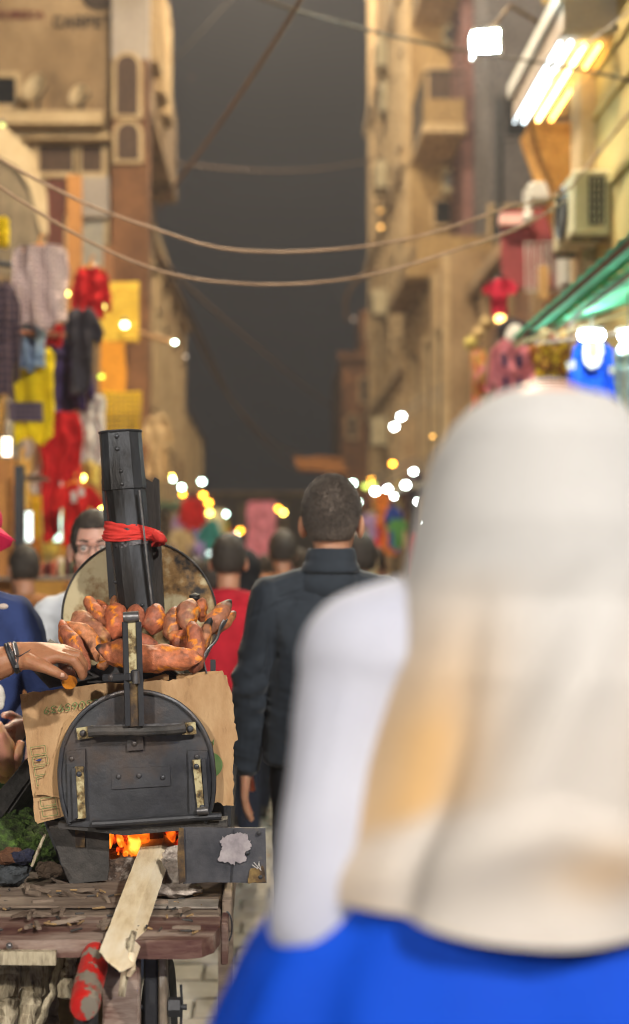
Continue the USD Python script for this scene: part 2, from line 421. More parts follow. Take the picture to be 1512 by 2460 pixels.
def ac_unit(label, lo, hi, face='x', group=None):
    lo, hi = np.asarray(lo, float), np.asarray(hi, float)
    t = thing('air_conditioner', label, 'air conditioner', ((lo[0] + hi[0]) / 2, (lo[1] + hi[1]) / 2, lo[2]), group or 'air conditioners on the right hand buildings')
    part(t, 'casing', box(lo, hi, .015), ac_cream, smooth=False)
    c = (lo + hi) / 2; r = min(hi[2] - lo[2], (hi - lo)[1 if face == 'x' else 0]) * .4
    if face == 'x':
        part(t, 'fan_grille', tube([(lo[0] - .012, c[1] + r * math.cos(k), c[2] + r * math.sin(k)) for k in np.linspace(0, 6.283, 24)[:-1]], .012, 6, True), dark_steel)
        part(t, 'fan', cyl((lo[0] - .006, c[1], c[2]), (lo[0] + .02, c[1], c[2]), r * .92), lampcase)
    else:
        part(t, 'fan_grille', tube([(c[0] + r * math.cos(k), lo[1] - .012, c[2] + r * math.sin(k)) for k in np.linspace(0, 6.283, 24)[:-1]], .012, 6, True), dark_steel)
        part(t, 'fan', cyl((c[0], lo[1] - .006, c[2]), (c[0], lo[1] + .02, c[2]), r * .92), lampcase)
    if face == 'x' and hi[2] - lo[2] > .35 and lo[1] < 12:
        part(t, 'grille', cat_(*[box((lo[0] + .1 + .03 * i, lo[1] - .006, lo[2] + .06), (lo[0] + .115 + .03 * i, lo[1] - .001, hi[2] - .05)) for i in range(4)], *[box((lo[0] + .1, lo[1] - .009, lo[2] + .06 + .05 * i), (lo[0] + .205, lo[1] - .006, lo[2] + .075 + .05 * i)) for i in range(7)]), dark_steel, smooth=False)
    for yb in (lo[1] + .06, hi[1] - .06): part(t, 'bracket', bar((lo[0], yb, lo[2] - .02), (hi[0] + .02, yb, lo[2] - .02), .03), rusty, smooth=False)
    return t


def balcony(par, lo, hi, wall, rails=True, rail_h=.95):
    lo, hi = np.asarray(lo, float), np.asarray(hi, float)
    b = part(par, 'balcony', box(lo, hi), wall, smooth=False)
    if rails:
        n = max(3, int((hi[0] - lo[0]) / .13)); ms = []
        for x in np.linspace(lo[0] + .03, hi[0] - .03, n): ms.append(bar((x, lo[1] + .03, hi[2]), (x, lo[1] + .03, hi[2] + rail_h), .02))
        n = max(3, int((hi[1] - lo[1]) / .15))
        for y in np.linspace(lo[1] + .03, hi[1] - .03, n): ms.append(bar((lo[0] + .03, y, hi[2]), (lo[0] + .03, y, hi[2] + rail_h), .02))
        ms.append(bar((lo[0], lo[1] + .03, hi[2] + rail_h), (hi[0], lo[1] + .03, hi[2] + rail_h), .04)); ms.append(bar((lo[0] + .03, lo[1], hi[2] + rail_h + .004), (lo[0] + .03, hi[1], hi[2] + rail_h + .004), .04))
        part(b, 'railing', cat_(*ms), rail_m, smooth=False)
    return b


def upright_text(s, h, x, Y, z, flip=False, bold=True, depth=.02):
    m = tm(meshkit.text_mesh(s, h, depth, bold)); v = np.array(m.vertices)
    if flip: v[:, :2] = -v[:, :2]; v[:, :2] -= v[:, :2].min(0)
    m = trimesh.Trimesh(np.stack([x + v[:, 0], Y - v[:, 2], z + v[:, 1]], 1), m.faces, process=False)
    return m


# --- the carpet shop building on the left, its sign wall across the street side
Y1 = 16.0
b1 = thing('carpet_building', 'tan corner building with dark CARPET lettering, satellite dishes and an overhanging upper storey', 'building', (-4.5, 18.7, 0))
part(b1, 'wall', box((-9, Y1, 0), (-1.75, 21.5, 6.8)), tan_pl, smooth=False)
part(b1, 'upper_wall', box((-9, Y1 + .02, 6.8), (-1.42, 19.2, 13)), tan_pl, smooth=False)
part(b1, 'upper_wall', box((-9, 19.2, 6.8), (-1.42, 20.2, 8.35)), tan_pl, smooth=False)
part(b1, 'upper_wall', box((-9, 20.2, 6.8), (-1.42, 21.5, 8.05)), tan_pl, smooth=False)
for y0 in (16.1, 17.9, 19.7, 21.1):      # curved corbels under the overhang
    q = [(-1.75, 6.8), (-1.43, 6.8)] + [(-1.75 + .32 * (1 - math.sin(t)), 6.8 - .75 * (1 - math.cos(t))) for t in np.linspace(0, math.pi / 2, 9)[1:]]
    part(b1, 'corbel', to_wall(CrossSection([np.array(q)]).extrude(.35), y0), trim_m, smooth=False)
part(b1, 'pillar', wall_rect(268, -160, 357, 142, Y1 - .25, .24), grey_conc, smooth=False)
part(b1, 'lettering', upright_text('CARPET', .125, A(125, 62, Y1)[0], Y1 - .004, A(125, 66, Y1)[2]), sign_ink, smooth=False)
part(b1, 'lettering', upright_text('KUBEICA', .085, A(0, 44, Y1)[0] - .03, Y1 - .004, A(0, 44, Y1)[2]), sign_red, smooth=False, label='reddish lettering')
part(b1, 'emblem', to_wall(CrossSection([np.array([A(240 + 42 * math.cos(t), -8 + 32 * math.sin(t), Y1)[[0, 2]] for t in np.linspace(0, 2 * math.pi, 24)[:-1]])], m3.FillRule.NonZero).extrude(.02), Y1 - .022), sign_ink, smooth=False)
part(b1, 'ledge', wall_rect(-120, 264, 246, 296, Y1 - .55, .54), trim_m, smooth=False)
part(b1, 'ledge', wall_rect(-120, 318, 262, 332, Y1 - .3, .29), trim_m, smooth=False)
fwindow(b1, 96, 342, 178, 418, Y1); fwindow(b1, 196, 342, 246, 418, Y1); fwindow(b1, -60, 190, 40, 256, Y1, dark_glass)
for x0, x1, t0, t1 in ((288, 338, 158, 296), (290, 340, 318, 402)):
    a, b_ = A(x0, t1, Y1), A(x1, t0, Y1)
    w = part(b1, 'arched_window', to_wall(CrossSection([np.array(arch_pts(a[0] - .05, b_[0] + .05, a[2] - .04, b_[2] + .05))]).extrude(.06), Y1 - .33), trim_m, smooth=False)
    part(w, 'shutter', to_wall(CrossSection([np.array(arch_pts(a[0], b_[0], a[2], b_[2]))]).extrude(.02), Y1 - .352), shutter_m, smooth=False)
part(b1, 'side_pier', wall_rect(268, 142, 357, 2000, Y1 - .27, .28), brown_pl, smooth=False)
part(b1, 'door', wall_rect(114, 424, 160, 660, Y1 - .04, .035), red_shutter, smooth=False)
part(b1, 'door_frame', wall_rect(160, 424, 262, 520, Y1 - .16, .15), grey_conc, smooth=False)
fwindow(b1, 170, 530, 252, 640, Y1, M('pale_pane', lin(170, 162, 148), rough=.4))
for y0 in (16.6, 17.7, 18.6): swindow(b1, -1.42, y0, y0 + .5, 7.3, 8.6, -1)
for y0 in (16.7, 18.3, 19.9): swindow(b1, -1.75, y0, y0 + .8, 3.6, 5.6, -1)
for k, (x, y, r) in enumerate(((90, 216, 35), (194, 232, 27))):
    c = A(x, y, Y1 - .5); R = r / FPX * Y1; t = thing('satellite_dish', ('larger left-hand' if k == 0 else 'smaller right-hand') + ' satellite dish on the ledge under the CARPET lettering', 'satellite dish', A(x, 264, Y1 - .3))
    pr = [(R * s, .35 * R * s * s) for s in np.linspace(0, 1, 9)] + [(R, .35 * R + .012)] + [(R * s, .35 * R * s * s + .012) for s in np.linspace(1, 0, 9)]
    dm = trimesh.creation.revolve(pr, sections=28); T = trimesh.transformations.rotation_matrix(math.radians(72), (1, 0, 0)) ; dm.apply_transform(T); dm.apply_transform(trimesh.transformations.rotation_matrix(math.radians(-35), (0, 0, 1))); dm.apply_translation(c)
    part(t, 'dish', dm, cream_canvas); part(t, 'mast', cyl(c + (0, .1, 0), A(x, 264, Y1 - .3), .02), dark_steel)
    part(t, 'feed_arm', cyl(c + (0, 0, -R * .8), c + (.12, -R * .9, 0), .012), dark_steel)
# hanging fabric screen beside it
t = thing('fabric_screen', 'cream edged canvas screen hanging under the ledge at the left edge', 'canvas screen', A(40, 640, 12.5))
part(t, 'curtain', wob(plate([(-60, 330), (30, 352), (72, 400), (104, 500), (112, 660), (-60, 660)], 12.5, .03, .08), .04, 4, 3), grey_canvas)
part(t, 'border', plate([(-60, 280), (10, 300), (78, 366), (112, 470), (116, 560), (98, 560), (70, 450), (40, 400), (-60, 345)], 12.46, .03), cream_canvas)

b2 = thing('brown_building', 'orange brown old building beyond the overhanging storey on the left', 'building', (-5, 30, 0))
part(b2, 'wall', box((-9, 21.5, 0), (-1.88, 31, 6.3)), brown_pl, smooth=False)
part(b2, 'cornice', box((-9, 21.5, 6.3), (-1.74, 31.05, 6.5)), trim_m, smooth=False)
part(b2, 'wall', box((-9, 31, 0), (-2.1, 46, 5.2)), M('dim_brown', lin(84, 68, 58), lin(66, 54, 48), scale=1.5, rough=.9), smooth=False)
for y0 in (22.3, 24.2, 26.1, 28.3): swindow(b2, -1.88, y0, y0 + .9, 3.4, 5.4, -1)
for y0 in (32.3, 34.8, 37.5, 41): swindow(b2, -2.1, y0, y0 + 1, 3.0, 4.8, -1)
for y0 in (21.9, 23.7, 25.6, 27.6, 30): part(b2, 'pilaster', box((-1.88, y0 - .18, 0), (-1.80, y0 + .18, 6.3)), trim_m, smooth=False)

# --- right hand side, far to near
bt = thing('tower_building', 'dim brown block with a narrow rooftop tower far down the street', 'building', (3.2, 50, 0))
a0 = A(822, 1100, 48)
part(bt, 'wall', box((a0[0], 48, 0), (6.5, 56, A(0, 850, 48)[2])), brown_pl, smooth=False)
part(bt, 'cornice', box((a0[0] - .15, 47.85, A(0, 866, 48)[2]), (6.5, 48, A(0, 846, 48)[2])), brown_pl, smooth=False)
part(bt, 'tower', box((A(868, 0, 48)[0], 48.2, A(0, 850, 48)[2]), (A(925, 0, 48)[0], 51, A(0, 742, 48)[2])), brown_pl, smooth=False)
fwindow(bt, 866, 910, 892, 965, 48); fwindow(bt, 884, 775, 898, 815, 48.2); fwindow(bt, 836, 1000, 856, 1050, 48)

b3 = thing('balcony_building', 'tall ochre building with stacked balconies and pilasters on the right', 'building', (4, 31, 0))
YS = 28.5
part(b3, 'wall', box((2.8, YS, 0), (8, 40, 19)), ochre, smooth=False)
for y0 in (28.75, 30.4, 32.2, 34.2, 36.4, 38.8): part(b3, 'pilaster', box((2.68, y0 - .22, 0), (2.8, y0 + .22, 19)), trim_m, smooth=False)
for z in (5.2, 9.3, 13.2): part(b3, 'string_course', box((2.62, YS - .05, z), (2.8, 40, z + .18)), trim_m, smooth=False)
for y0 in (29.2, 30.9, 32.9, 35): 
    for z in (6.0, 10.0, 14): swindow(b3, 2.8, y0, y0 + .8, z, z + 2.0, 1)
for (py_, rh_) in ((395, .95), (62, .95)):
    z1 = A(0, py_, YS)[2]
    balcony(b3, (2.82, 26.3, z1), (3.62, YS, z1 + .16), trim_m, rail_h=rh_)
    part(b3, 'parapet', box((2.83, 26.32, z1 + .16), (3.6, 26.40, z1 + .62)), ochre, smooth=False)
fwindow(b3, 1030, 168, 1092, 268, YS, shutter_m); fwindow(b3, 1044, 484, 1094, 540, YS, dark_glass); fwindow(b3, 1000, 820, 1040, 930, YS)
fwindow(b3, 1030, -160, 1090, -60, YS)
part(b3, 'bay_canopy', box((2.35, 24.6, A(0, 745, 28)[2]), (3.9, 28.4, A(0, 745, 28)[2] + .2)), ochre, smooth=False)
part(b3, 'bay', box((2.55, 24.8, A(0, 745, 28)[2] + .2), (3.9, 28.45, A(0, 745, 28)[2] + .75)), ochre, smooth=False)
part(b3, 'lower_wall', box((2.86, 22.5, 0), (4.4, YS - .03, A(0, 745, 28)[2])), tan_pl, smooth=False)
for y0 in (22.8, 24.3, 26.0, 27.6): part(b3, 'pilaster', box((2.75, y0 - .16, 0), (2.86, y0 + .16, A(0, 745, 28)[2])), trim_m, smooth=False)
for y0 in (23.1, 24.7, 26.4): swindow(b3, 2.86, y0, y0 + .8, 3.0, 5.2, 1)
for i, (x0, y0, x1, y1) in enumerate(((902, 100, 930, 168), (912, 205, 934, 276), (900, 396, 928, 458), (894, 702, 922, 760), (890, 1006, 920, 1072))):
    Yq = 33.0; a, b_ = A(x0, y1, Yq), A(x1, y0, Yq)
    ac_unit(['topmost', 'second from the top', 'middle', 'second lowest', 'lowest'][i] + ' of the air conditioners along the ochre building street edge', (a[0], Yq - .35, a[2]), (2.68, Yq + .35, b_[2]))
ac_unit('air conditioner on the ochre wall beneath the upper balcony', (A(1062, 0, YS)[0], YS - .35, A(0, 122, YS)[2]), (A(1098, 0, YS)[0], YS - .003, A(0, 72, YS)[2]), 'y')
ac_unit('air conditioner on the ochre wall just above the small dark window', (A(1058, 0, YS)[0], YS - .35, A(0, 472, YS)[2]), (A(1100, 0, YS)[0], YS - .003, A(0, 412, YS)[2]), 'y')

b4 = thing('grey_building', 'dark grey and mauve walled building behind the floodlight', 'building', (5, 27, 0))
part(b4, 'wall', box((A(1170, 0, 25)[0], 25, 0), (9, 28.4, 14)), dark_wall, smooth=False)
part(b4, 'corner_strip', box((A(1112, 0, 26.6)[0], 26.6, 0), (A(1172, 0, 25)[0] - .02, 28.4, 14)), mauve, smooth=False)
part(b4, 'drainpipe', cyl((A(1199, 0, 24.9)[0], 24.9, 0), (A(1199, 0, 24.9)[0], 24.9, 9.5), .06), dark_steel)
fwindow(b4, 1180, 500, 1250, 570, 25, dark_glass)
fwindow(b4, 1215, 230, 1275, 330, 25, dark_glass, dark_wall)
part(b4, 'lower_wall', box((3.3, 17, 0), (8, 24.98, A(0, 640, 20)[2])), brown_pl, smooth=False)
for y0 in (17.3, 19.4, 21.5): part(b4, 'pilaster', box((3.18, y0 - .15, 0), (3.3, y0 + .15, A(0, 640, 20)[2])), tan_pl, smooth=False)
part(b4, 'cornice', box((3.1, 17, A(0, 640, 20)[2]), (8, 24.98, A(0, 640, 20)[2] + .2)), tan_pl, smooth=False)

b5 = thing('yellow_building', 'yellow green plastered building at the right edge with a heavy cornice', 'building', (4, 8, 0))
XR = 2.22
part(b5, 'wall', box((XR, 3.0, 0), (8, 10.0, 11)), yellow_pl, smooth=False)
part(b5, 'cornice', cat_(box((XR - .2, 3, 5.25), (XR, 10.1, 5.42)), box((XR - .12, 3, 5.08), (XR, 10.05, 5.25)), box((XR - .28, 3, 5.42), (XR, 10.15, 5.52))), yellow_pl, smooth=False)
for z in (4.45, 3.9, 4.75): part(b5, 'moulding', box((XR - .025, 3, z), (XR, 10.0, z + .05)), yellow_pl, smooth=False)
part(b5, 'pilaster', box((XR - .1, 9.7, 0), (XR, 10.03, 5.08)), trim_m, smooth=False)
swindow(b5, XR, 5.6, 6.6, 3.2, 4.6, 1)
part(b5, 'shop_back', box((XR - .02, 3, 0), (XR, 10, 2.6)), M('shop_back', lin(120, 100, 84), rough=.9), smooth=False)

# lit box sign with its strip lamps, on the right
t = thing('lit_sign_canopy', 'projecting shop canopy with white and yellow strip lights under its edge', 'lit canopy', (1.9, 10.2, A(0, 300, 11)[2]))
zc = A(0, 296, 11.0)[2]; xo = A(1232, 0, 11.0)[0]
part(t, 'casing', box((xo, 9.1, zc + .02), (XR + .25, 11.0, zc + .24), .01), grey_conc, smooth=False)
part(t, 'front_edge', box((xo - .03, 9.08, zc + .2), (xo + .01, 11.05, zc + .31)), white_plastic, smooth=False)
for (dx, r, m_, nm) in ((.005, .008, cool_tube, 'white strip lamp'), (.075, .014, cool_tube, 'white strip lamp'), (.175, .013, warm_tube, 'yellow strip lamp'), (.275, .010, orange_tube, 'orange strip lamp')):
    x = xo + dx; y0, y1 = (9.2, 10.95) if dx < .1 else (9.25, 10.9)
    n = 3
    ms = [cyl((x, y0 + (y1 - y0) * k / n + .02, zc - .012), (x, y0 + (y1 - y0) * (k + 1) / n - .02, zc - .012), r, sides=8) for k in range(n)]
    part(t, 'strip_lamp', cat_(*ms), m_, label=nm)
part(t, 'hanger_rod', cyl((A(1376, 0, 10)[0], 10, zc + .24), (A(1376, 0, 10)[0], 10, zc + 1.8), .02), white_plastic)
t = thing('corbel_bracket', 'tapering plastered bracket glowing orange under the strip lit canopy', 'wall bracket', (2.2, 11.1, A(0, 560, 11.1)[2]))
part(t, 'bracket', wob(plate([(1276, 292), (1440, 292), (1440, 560), (1372, 580), (1342, 480)], 11.1, .5, .12), .02, 5, 4), M('orange_plaster', lin(236, 184, 104), lin(206, 150, 76), scale=7, rough=.9), smooth=False)

# floodlight on a folded arm
def floodlight(label, c, aim, w, h, mat, arm_to, name='floodlight'):
    c = np.asarray(c, float); d = np.asarray(aim, float); d /= np.linalg.norm(d)
    s = np.cross(d, (0, 0, 1)); s /= np.linalg.norm(s); u = np.cross(s, d)
    T = np.eye(4); T[:3, 0], T[:3, 1], T[:3, 2], T[:3, 3] = s, u, -d, c
    t = thing(name, label, 'floodlight', c)
    q = box((-w * .62, -h * .6, .0), (w * .62, h * .6, .05), .012); q.apply_transform(T); part(t, 'housing', q, lampcase, smooth=False)
    rim = cat_(box((-w * .62, -h * .6, -.02), (w * .62, -h * .52, 0)), box((-w * .62, h * .52, -.02), (w * .62, h * .6, 0)), box((-w * .62, -h * .52, -.02), (-w * .53, h * .52, 0)), box((w * .53, -h * .52, -.02), (w * .62, h * .52, 0))); rim.apply_transform(T); part(t, 'rim', rim, white_plastic, smooth=False)
    for sx in (-1, 1):
        fl_ = box((sx * w * .62 - .004, -h * .55, -.02 - h * 1.6), (sx * w * .62 + .004, h * .55, -.02)); fl_.apply_transform(T); part(t, 'barn_door', fl_, white_plastic, smooth=False)
    e = box((-w / 2, -h / 2, -.012), (w / 2, h / 2, -.004)); e.apply_transform(T); part(t, 'lamp_face', e, mat, smooth=False)
    part(t, 'arm', tube([c - d * .05 + u * h * .3, *[np.asarray(p, float) for p in arm_to]], .014, 8), rusty)
    return t
fc = A(1172, 97, 9.6)
floodlight('white floodlight glaring on a bent arm high on the right', fc, (-1.67, -6.6, -4.2), .15, .13, flood, [A(1225, 12, 9.7), A(1310, 92, 9.9) + (.3, .2, 0)])

# ------------------------------------------------------------------ the oven cart
D = 3.2
cart = thing('oven_cart', 'sooty sweet potato roasting cart with iron oven, riveted chimney and burning firebox', 'food cart', (-.3, 3.3, 0))
TZ = .742      # top of the cart's table

# oven body: horseshoe drum with a flared foot
arc = lambda cx, cy, r, a0, a1, n: [(cx + r * math.cos(t), cy - r * math.sin(t)) for t in np.radians(np.linspace(a0, a1, n))]
drum = plate(arc(312, 1768, 186, 0, 180, 26) + [(124, 1880), (106, 1972), (150, 1985), (548, 1985), (556, 1940), (500, 1880)], 3.285, .62, .04)
part(cart, 'oven_drum', drum, black_iron)
rim_pts = [A(x, y, 3.28) for x, y in arc(312, 1768, 186, -2, 182, 30)]
part(cart, 'drum_rim', tube(rim_pts, .004, 8), black_iron)
# fire box under it (open in front)
fb_l = plate([(112, 1972), (262, 1985), (262, 2088), (258, 2116), (168, 2124), (150, 2080)], 3.27, .012, .03)
part(cart, 'firebox_front', wob(fb_l, .003, 18, 5), sooty)
part(cart, 'firebox_patch', plate([(180, 1992), (204, 1990), (204, 2036), (182, 2036)], 3.266, .003), rusty, smooth=False)
part(cart, 'firebox_side', plate([(103, 1970), (116, 1968), (176, 2122), (164, 2124)], 3.29, .5, .05), black_iron)
part(cart, 'firebox_side', plate([(548, 1940), (556, 1940), (548, 2110), (520, 2118)], 3.29, .5, .05), black_iron)
part(cart, 'firebox_back', plate([(110, 1985), (550, 1985), (520, 2120), (160, 2120)], 3.62, .012), sooty, smooth=False)
part(cart, 'firebox_front', plate([(428, 1985), (550, 1985), (545, 2118), (520, 2118), (432, 2030)], 3.28, .01), sooty, smooth=False)

# door
dth = .012
door_poly = arc(328, 1845, 184, 4, 176, 34) + [(146, 1900), (166, 1985), (300, 1992), (490, 1975), (514, 1900)]
dr = part(cart, 'oven_door', wob(plate(door_poly, 3.2, dth, .012), .0024, 14, 9, (0, 1, 0)), black_iron)
bead = [A(x, y, 3.198) for x, y in [(166, 1980), (146, 1900)] + arc(328, 1845, 184, 176, 4, 34) + [(514, 1900), (492, 1975)]]
part(dr, 'rolled_edge', wob(tube(spline(bead, 70), .0055, 8), .0012, 30, 4), black_iron)


def rivet(par, x, y, Y, r=.0062, mat=None):
    part(par, 'rivet', ball(A(x, y, Y), r, 2, (1, 1, 1)) if False else tm(Manifold.sphere(r, 16).scale((1, .6, 1)).translate(tuple(map(float, A(x, y, Y))))), mat or black_iron)


part(dr, 'centre_patch', plate([(267, 1847), (408, 1841), (410, 1888), (269, 1897)], 3.196, .004, .01), black_iron, smooth=False)
for x, y in ((285, 1866), (334, 1864), (391, 1868)): rivet(dr, x, y, 3.195)
# door hinges left and right
for k, q in enumerate(([(160, 1806), (204, 1800), (208, 1968), (164, 1976)], [(452, 1804), (497, 1804), (500, 1950), (456, 1960)])):
    h = part(dr, 'hinge_plate', plate(q, 3.190, .010, .02), black_iron, smooth=False)
    if k == 0:
        part(dr, 'hinge_strap', cat_(plate([(180, 1843), (200, 1842), (206, 1966), (186, 1968)], 3.181, .009), ), flaked, smooth=False)
        part(dr, 'hinge_strap', cat_(plate([(172, 1846), (181, 1846), (187, 1966), (176, 1968)], 3.178, .012)), black_iron, smooth=False)
        rivet(dr, 172, 1823, 3.189); rivet(dr, 190, 1860, 3.18)
    else:
        part(dr, 'hinge_strap', plate([(462, 1826), (481, 1826), (492, 1952), (476, 1954)], 3.181, .009), flaked, smooth=False)
        part(dr, 'hinge_strap', plate([(484, 1824), (494, 1824), (502, 1952), (493, 1954)], 3.178, .012), black_iron, smooth=False)
        part(dr, 'hinge_knuckle', cyl(A(474, 1950, 3.176), A(500, 1947, 3.176), .009), bright_steel)
        rivet(dr, 473, 1818, 3.189); rivet(dr, 472, 1842, 3.18); rivet(dr, 486, 1940, 3.178)
# handle bar across
part(cart, 'handle_bar', wob(tube(spline([A(x, y, 3.168) for x, y in ((212, 1759), (232, 1757), (330, 1756), (420, 1752), (446, 1748))], 24), .0125, 10), .001, 20, 2), sooty)
part(cart, 'handle_bar_top', bar(A(224, 1746, 3.166), A(444, 1740, 3.166), .006), bright_steel, smooth=False)
part(cart, 'handle_foot', plate([(183, 1750), (225, 1744), (226, 1772), (187, 1778)], 3.188, .008), flaked, smooth=False)
part(cart, 'handle_foot', plate([(438, 1738), (470, 1735), (472, 1764), (438, 1766)], 3.180, .010), flaked, smooth=False)
rivet(cart, 199, 1762, 3.186, .0075); rivet(cart, 457, 1751, 3.178, .0075)
# upright latch strap with the curled top
TILT = 0
sp = [(300, 1490), (333, 1488), (344, 1745), (308, 1748)]
part(cart, 'latch_strap', plate([(301, 1492), (336, 1490), (341, 1640), (305, 1642)], 3.150, .006, .02), flaked, smooth=False)
part(cart, 'latch_strap', plate([(304, 1640), (341, 1638), (346, 1744), (309, 1746)], 3.153, .006, .02), rusty, smooth=False)
for x0, x1 in ((298, 305), (331, 338)):
    part(cart, 'latch_edge', bar(A(x0 + 2, 1494, 3.147), A(x0 + 9, 1744, 3.15), .0045, .012), dark_steel, smooth=False)
part(cart, 'latch_curl', cyl(A(297, 1484, 3.152), A(334, 1481, 3.152), .0125, sides=18), bright_steel)
part(cart, 'latch_foot', plate([(304, 1770), (344, 1768), (345, 1802), (306, 1804)], 3.190, .006), black_iron, smooth=False); rivet(cart, 323, 1786, 3.188, .0066)
part(cart, 'latch_clasp', cat_(bar(A(248, 1630, 3.175), A(318, 1626, 3.145), .016, .018, bev=.003), bar(A(316, 1626, 3.14), A(334, 1624, 3.14), .012, .03, bev=.003)), dark_steel, smooth=False)
part(cart, 'clasp_pin', cyl(A(326, 1612, 3.138), A(327, 1642, 3.138), .008), bright_steel)
rivet(cart, 268, 1628, 3.16, .008)
# bottom rod and sill
part(cart, 'sill_plate', wob(plate([(140, 1978), (300, 1990), (546, 1970), (546, 1986), (300, 2008), (140, 1990)], 3.205, .05, .03), .002, 16, 3), sooty)
part(cart, 'sill_rod', wob(tube(spline([A(x, y, 3.188) for x, y in ((222, 1980), (280, 1977), (340, 1973), (440, 1966), (532, 1961))], 24), .0085, 10), .001, 20, 8), dark_steel)

# tray on top
def sheet(name, quad, mat, th=.003, amp=.004, label=None, seed=1):
    """a bent metal sheet through four corner points"""
    q = [np.asarray(c, float) for c in quad]; n = 14
    u, v = np.meshgrid(np.linspace(0, 1, n), np.linspace(0, 1, n), indexing='ij')
    P = ((1 - u) * (1 - v))[..., None] * q[0] + (u * (1 - v))[..., None] * q[1] + (u * v)[..., None] * q[2] + ((1 - u) * v)[..., None] * q[3]
    P = P.reshape(-1, 3); nn = np.cross(q[1] - q[0], q[3] - q[0]); nn /= np.linalg.norm(nn)
    P = P + nn * ((meshkit.fbm(P * 12, 3, seed) - .5) * amp * 2)[:, None]
    idx = lambda i, j: i * n + j
    Fq = [[idx(i, j), idx(i + 1, j), idx(i + 1, j + 1), idx(i, j + 1)] for i in range(n - 1) for j in range(n - 1)]
    N = len(P); V = np.vstack([P, P + nn * th]); Fs = list(Fq) + [[a + N, d + N, c + N, b + N] for a, b, c, d in Fq]
    ring = [idx(i, 0) for i in range(n)] + [idx(n - 1, j) for j in range(1, n)] + [idx(i, n - 1) for i in range(n - 2, -1, -1)] + [idx(0, j) for j in range(n - 2, 0, -1)]
    Fs += [[a, a + N, b + N, b] for a, b in zip(ring, ring[1:] + ring[:1])]
    m = tm((V, np.array(Fs)))
    return part(cart, name, m, mat, label=label)


sheet('tray_side', [A(232, 1626, 3.26), A(112, 1545, 3.26), A(120, 1535, 3.75), A(240, 1600, 3.75)], sooty)
sheet('tray_side', [A(470, 1616, 3.25), A(548, 1492, 3.25), A(556, 1480, 3.75), A(470, 1600, 3.75)], dark_steel, .003, .006)
part(cart, 'tray_edge', tube(spline([A(x, y, 3.248) for x, y in ((462, 1622), (486, 1590), (500, 1560), (520, 1538), (528, 1512), (540, 1490))], 20), .003, 8), bright_steel)
sheet('tray_side', [A(498, 1618, 3.24), A(492, 1590, 3.24), A(474, 1600, 3.5), A(470, 1622, 3.5)], bright_steel)
part(cart, 'tray_stay', bar(A(512, 1585, 3.26), A(512, 1640, 3.26), .012), dark_steel, smooth=False)
sheet('tray_front', [A(72, 1604, 3.22), A(118, 1655, 3.23), A(236, 1628, 3.26), A(150, 1560, 3.40)], sooty, .004, .003)
sheet('tray_bottom', [A(210, 1640, 3.26), A(480, 1632, 3.26), A(470, 1590, 3.75), A(250, 1590, 3.75)], sooty)

# scorched round back plate
cx, cy, r = 335, 1484, 186
disc = plate(arc(cx, cy, r, 0, 360, 72)[:-1], 3.62, .006, .03)
part(cart, 'back_plate', disc, enamel)
part(cart, 'back_plate_rim', tube([A(x, y, 3.618) for x, y in arc(cx, cy, r, 0, 360, 72)[:-1]], .003, 6, True), sooty)

# chimney: two faceted sleeves, leaning
def facet_pipe(p, q, r0, r1, sides=12, rot=0.0):
    p, q = np.asarray(p), np.asarray(q); n = 14
    m = tube([p + (q - p) * t for t in np.linspace(0, 1, n)], np.linspace(r0, r1, n), sides)
    return m
pc = lambda x, y: A(x, y, 3.47)
k347 = 3.47 / FPX
part(cart, 'chimney', wob(facet_pipe(pc(336, 1490), pc(296, 1150), 49 * k347, 49 * k347), .0015, 14, 1), pipe_iron, smooth=14)
part(cart, 'chimney_sleeve', wob(facet_pipe(pc(299, 1176), pc(289, 1038), 53.5 * k347, 50.5 * k347), .0015, 14, 2), pipe_iron, smooth=14)
part(cart, 'chimney_seam', bar(pc(352, 1180) - (0, .055, 0) + (-.012, 0, 0), pc(388, 1470) - (0, .055, 0) + (-.016, 0, 0), .007, .004), bright_steel, smooth=False)
part(cart, 'chimney_lip', wob(tube([pc(289 + 50.5 * math.cos(t), 1038 - 3 * math.cos(t)) + (0, 50.5 * k347 * math.sin(t), 0) for t in np.linspace(0, 6.283, 40)[:-1]], .003, 6, True), .001, 20), pipe_iron)
for x, y in ((286, 1052), (287, 1082), (296, 1135), (299, 1166)):
    part(cart, 'rivet', tm(Manifold.sphere(.0055, 14).scale((1, .7, 1)).translate(tuple(map(float, pc(x, y) - (0, 51 * k347, 0))))), pipe_iron)
for x, y in ((282, 1398), (346, 1452), (347, 1462)):
    part(cart, 'rivet', tm(Manifold.sphere(.0045, 14).translate(tuple(map(float, pc(x, y) - (0, 47 * k347, 0))))), pipe_iron)
part(cart, 'tar_band', wob(tube([pc(319, 1312) + (0, 0, 0), pc(316, 1294)], 50.5 * k347, 14).subdivide().subdivide(), .004, 60, 3), M('tar', (.02, .018, .02), (.12, .11, .12), scale=60, rough=.25, bump=.004, bscale=120), smooth=30)
# wooden boards strapped behind the pipe
part(cart, 'backing_board', plate([(340, 1138), (352, 1150), (366, 1158), (372, 1146), (382, 1152), (386, 1300), (396, 1500), (340, 1500)], 3.535, .02), M('charred_board', (.022, .018, .016), (.05, .04, .034), scale=9, rough=.7, stretch=(4, 4, .6), bump=.002), smooth=False, label='dark charred board behind the chimney')
part(cart, 'backing_board', plate([(243, 1152), (262, 1150), (290, 1440), (262, 1440)], 3.53, .016), dark_steel, smooth=False)
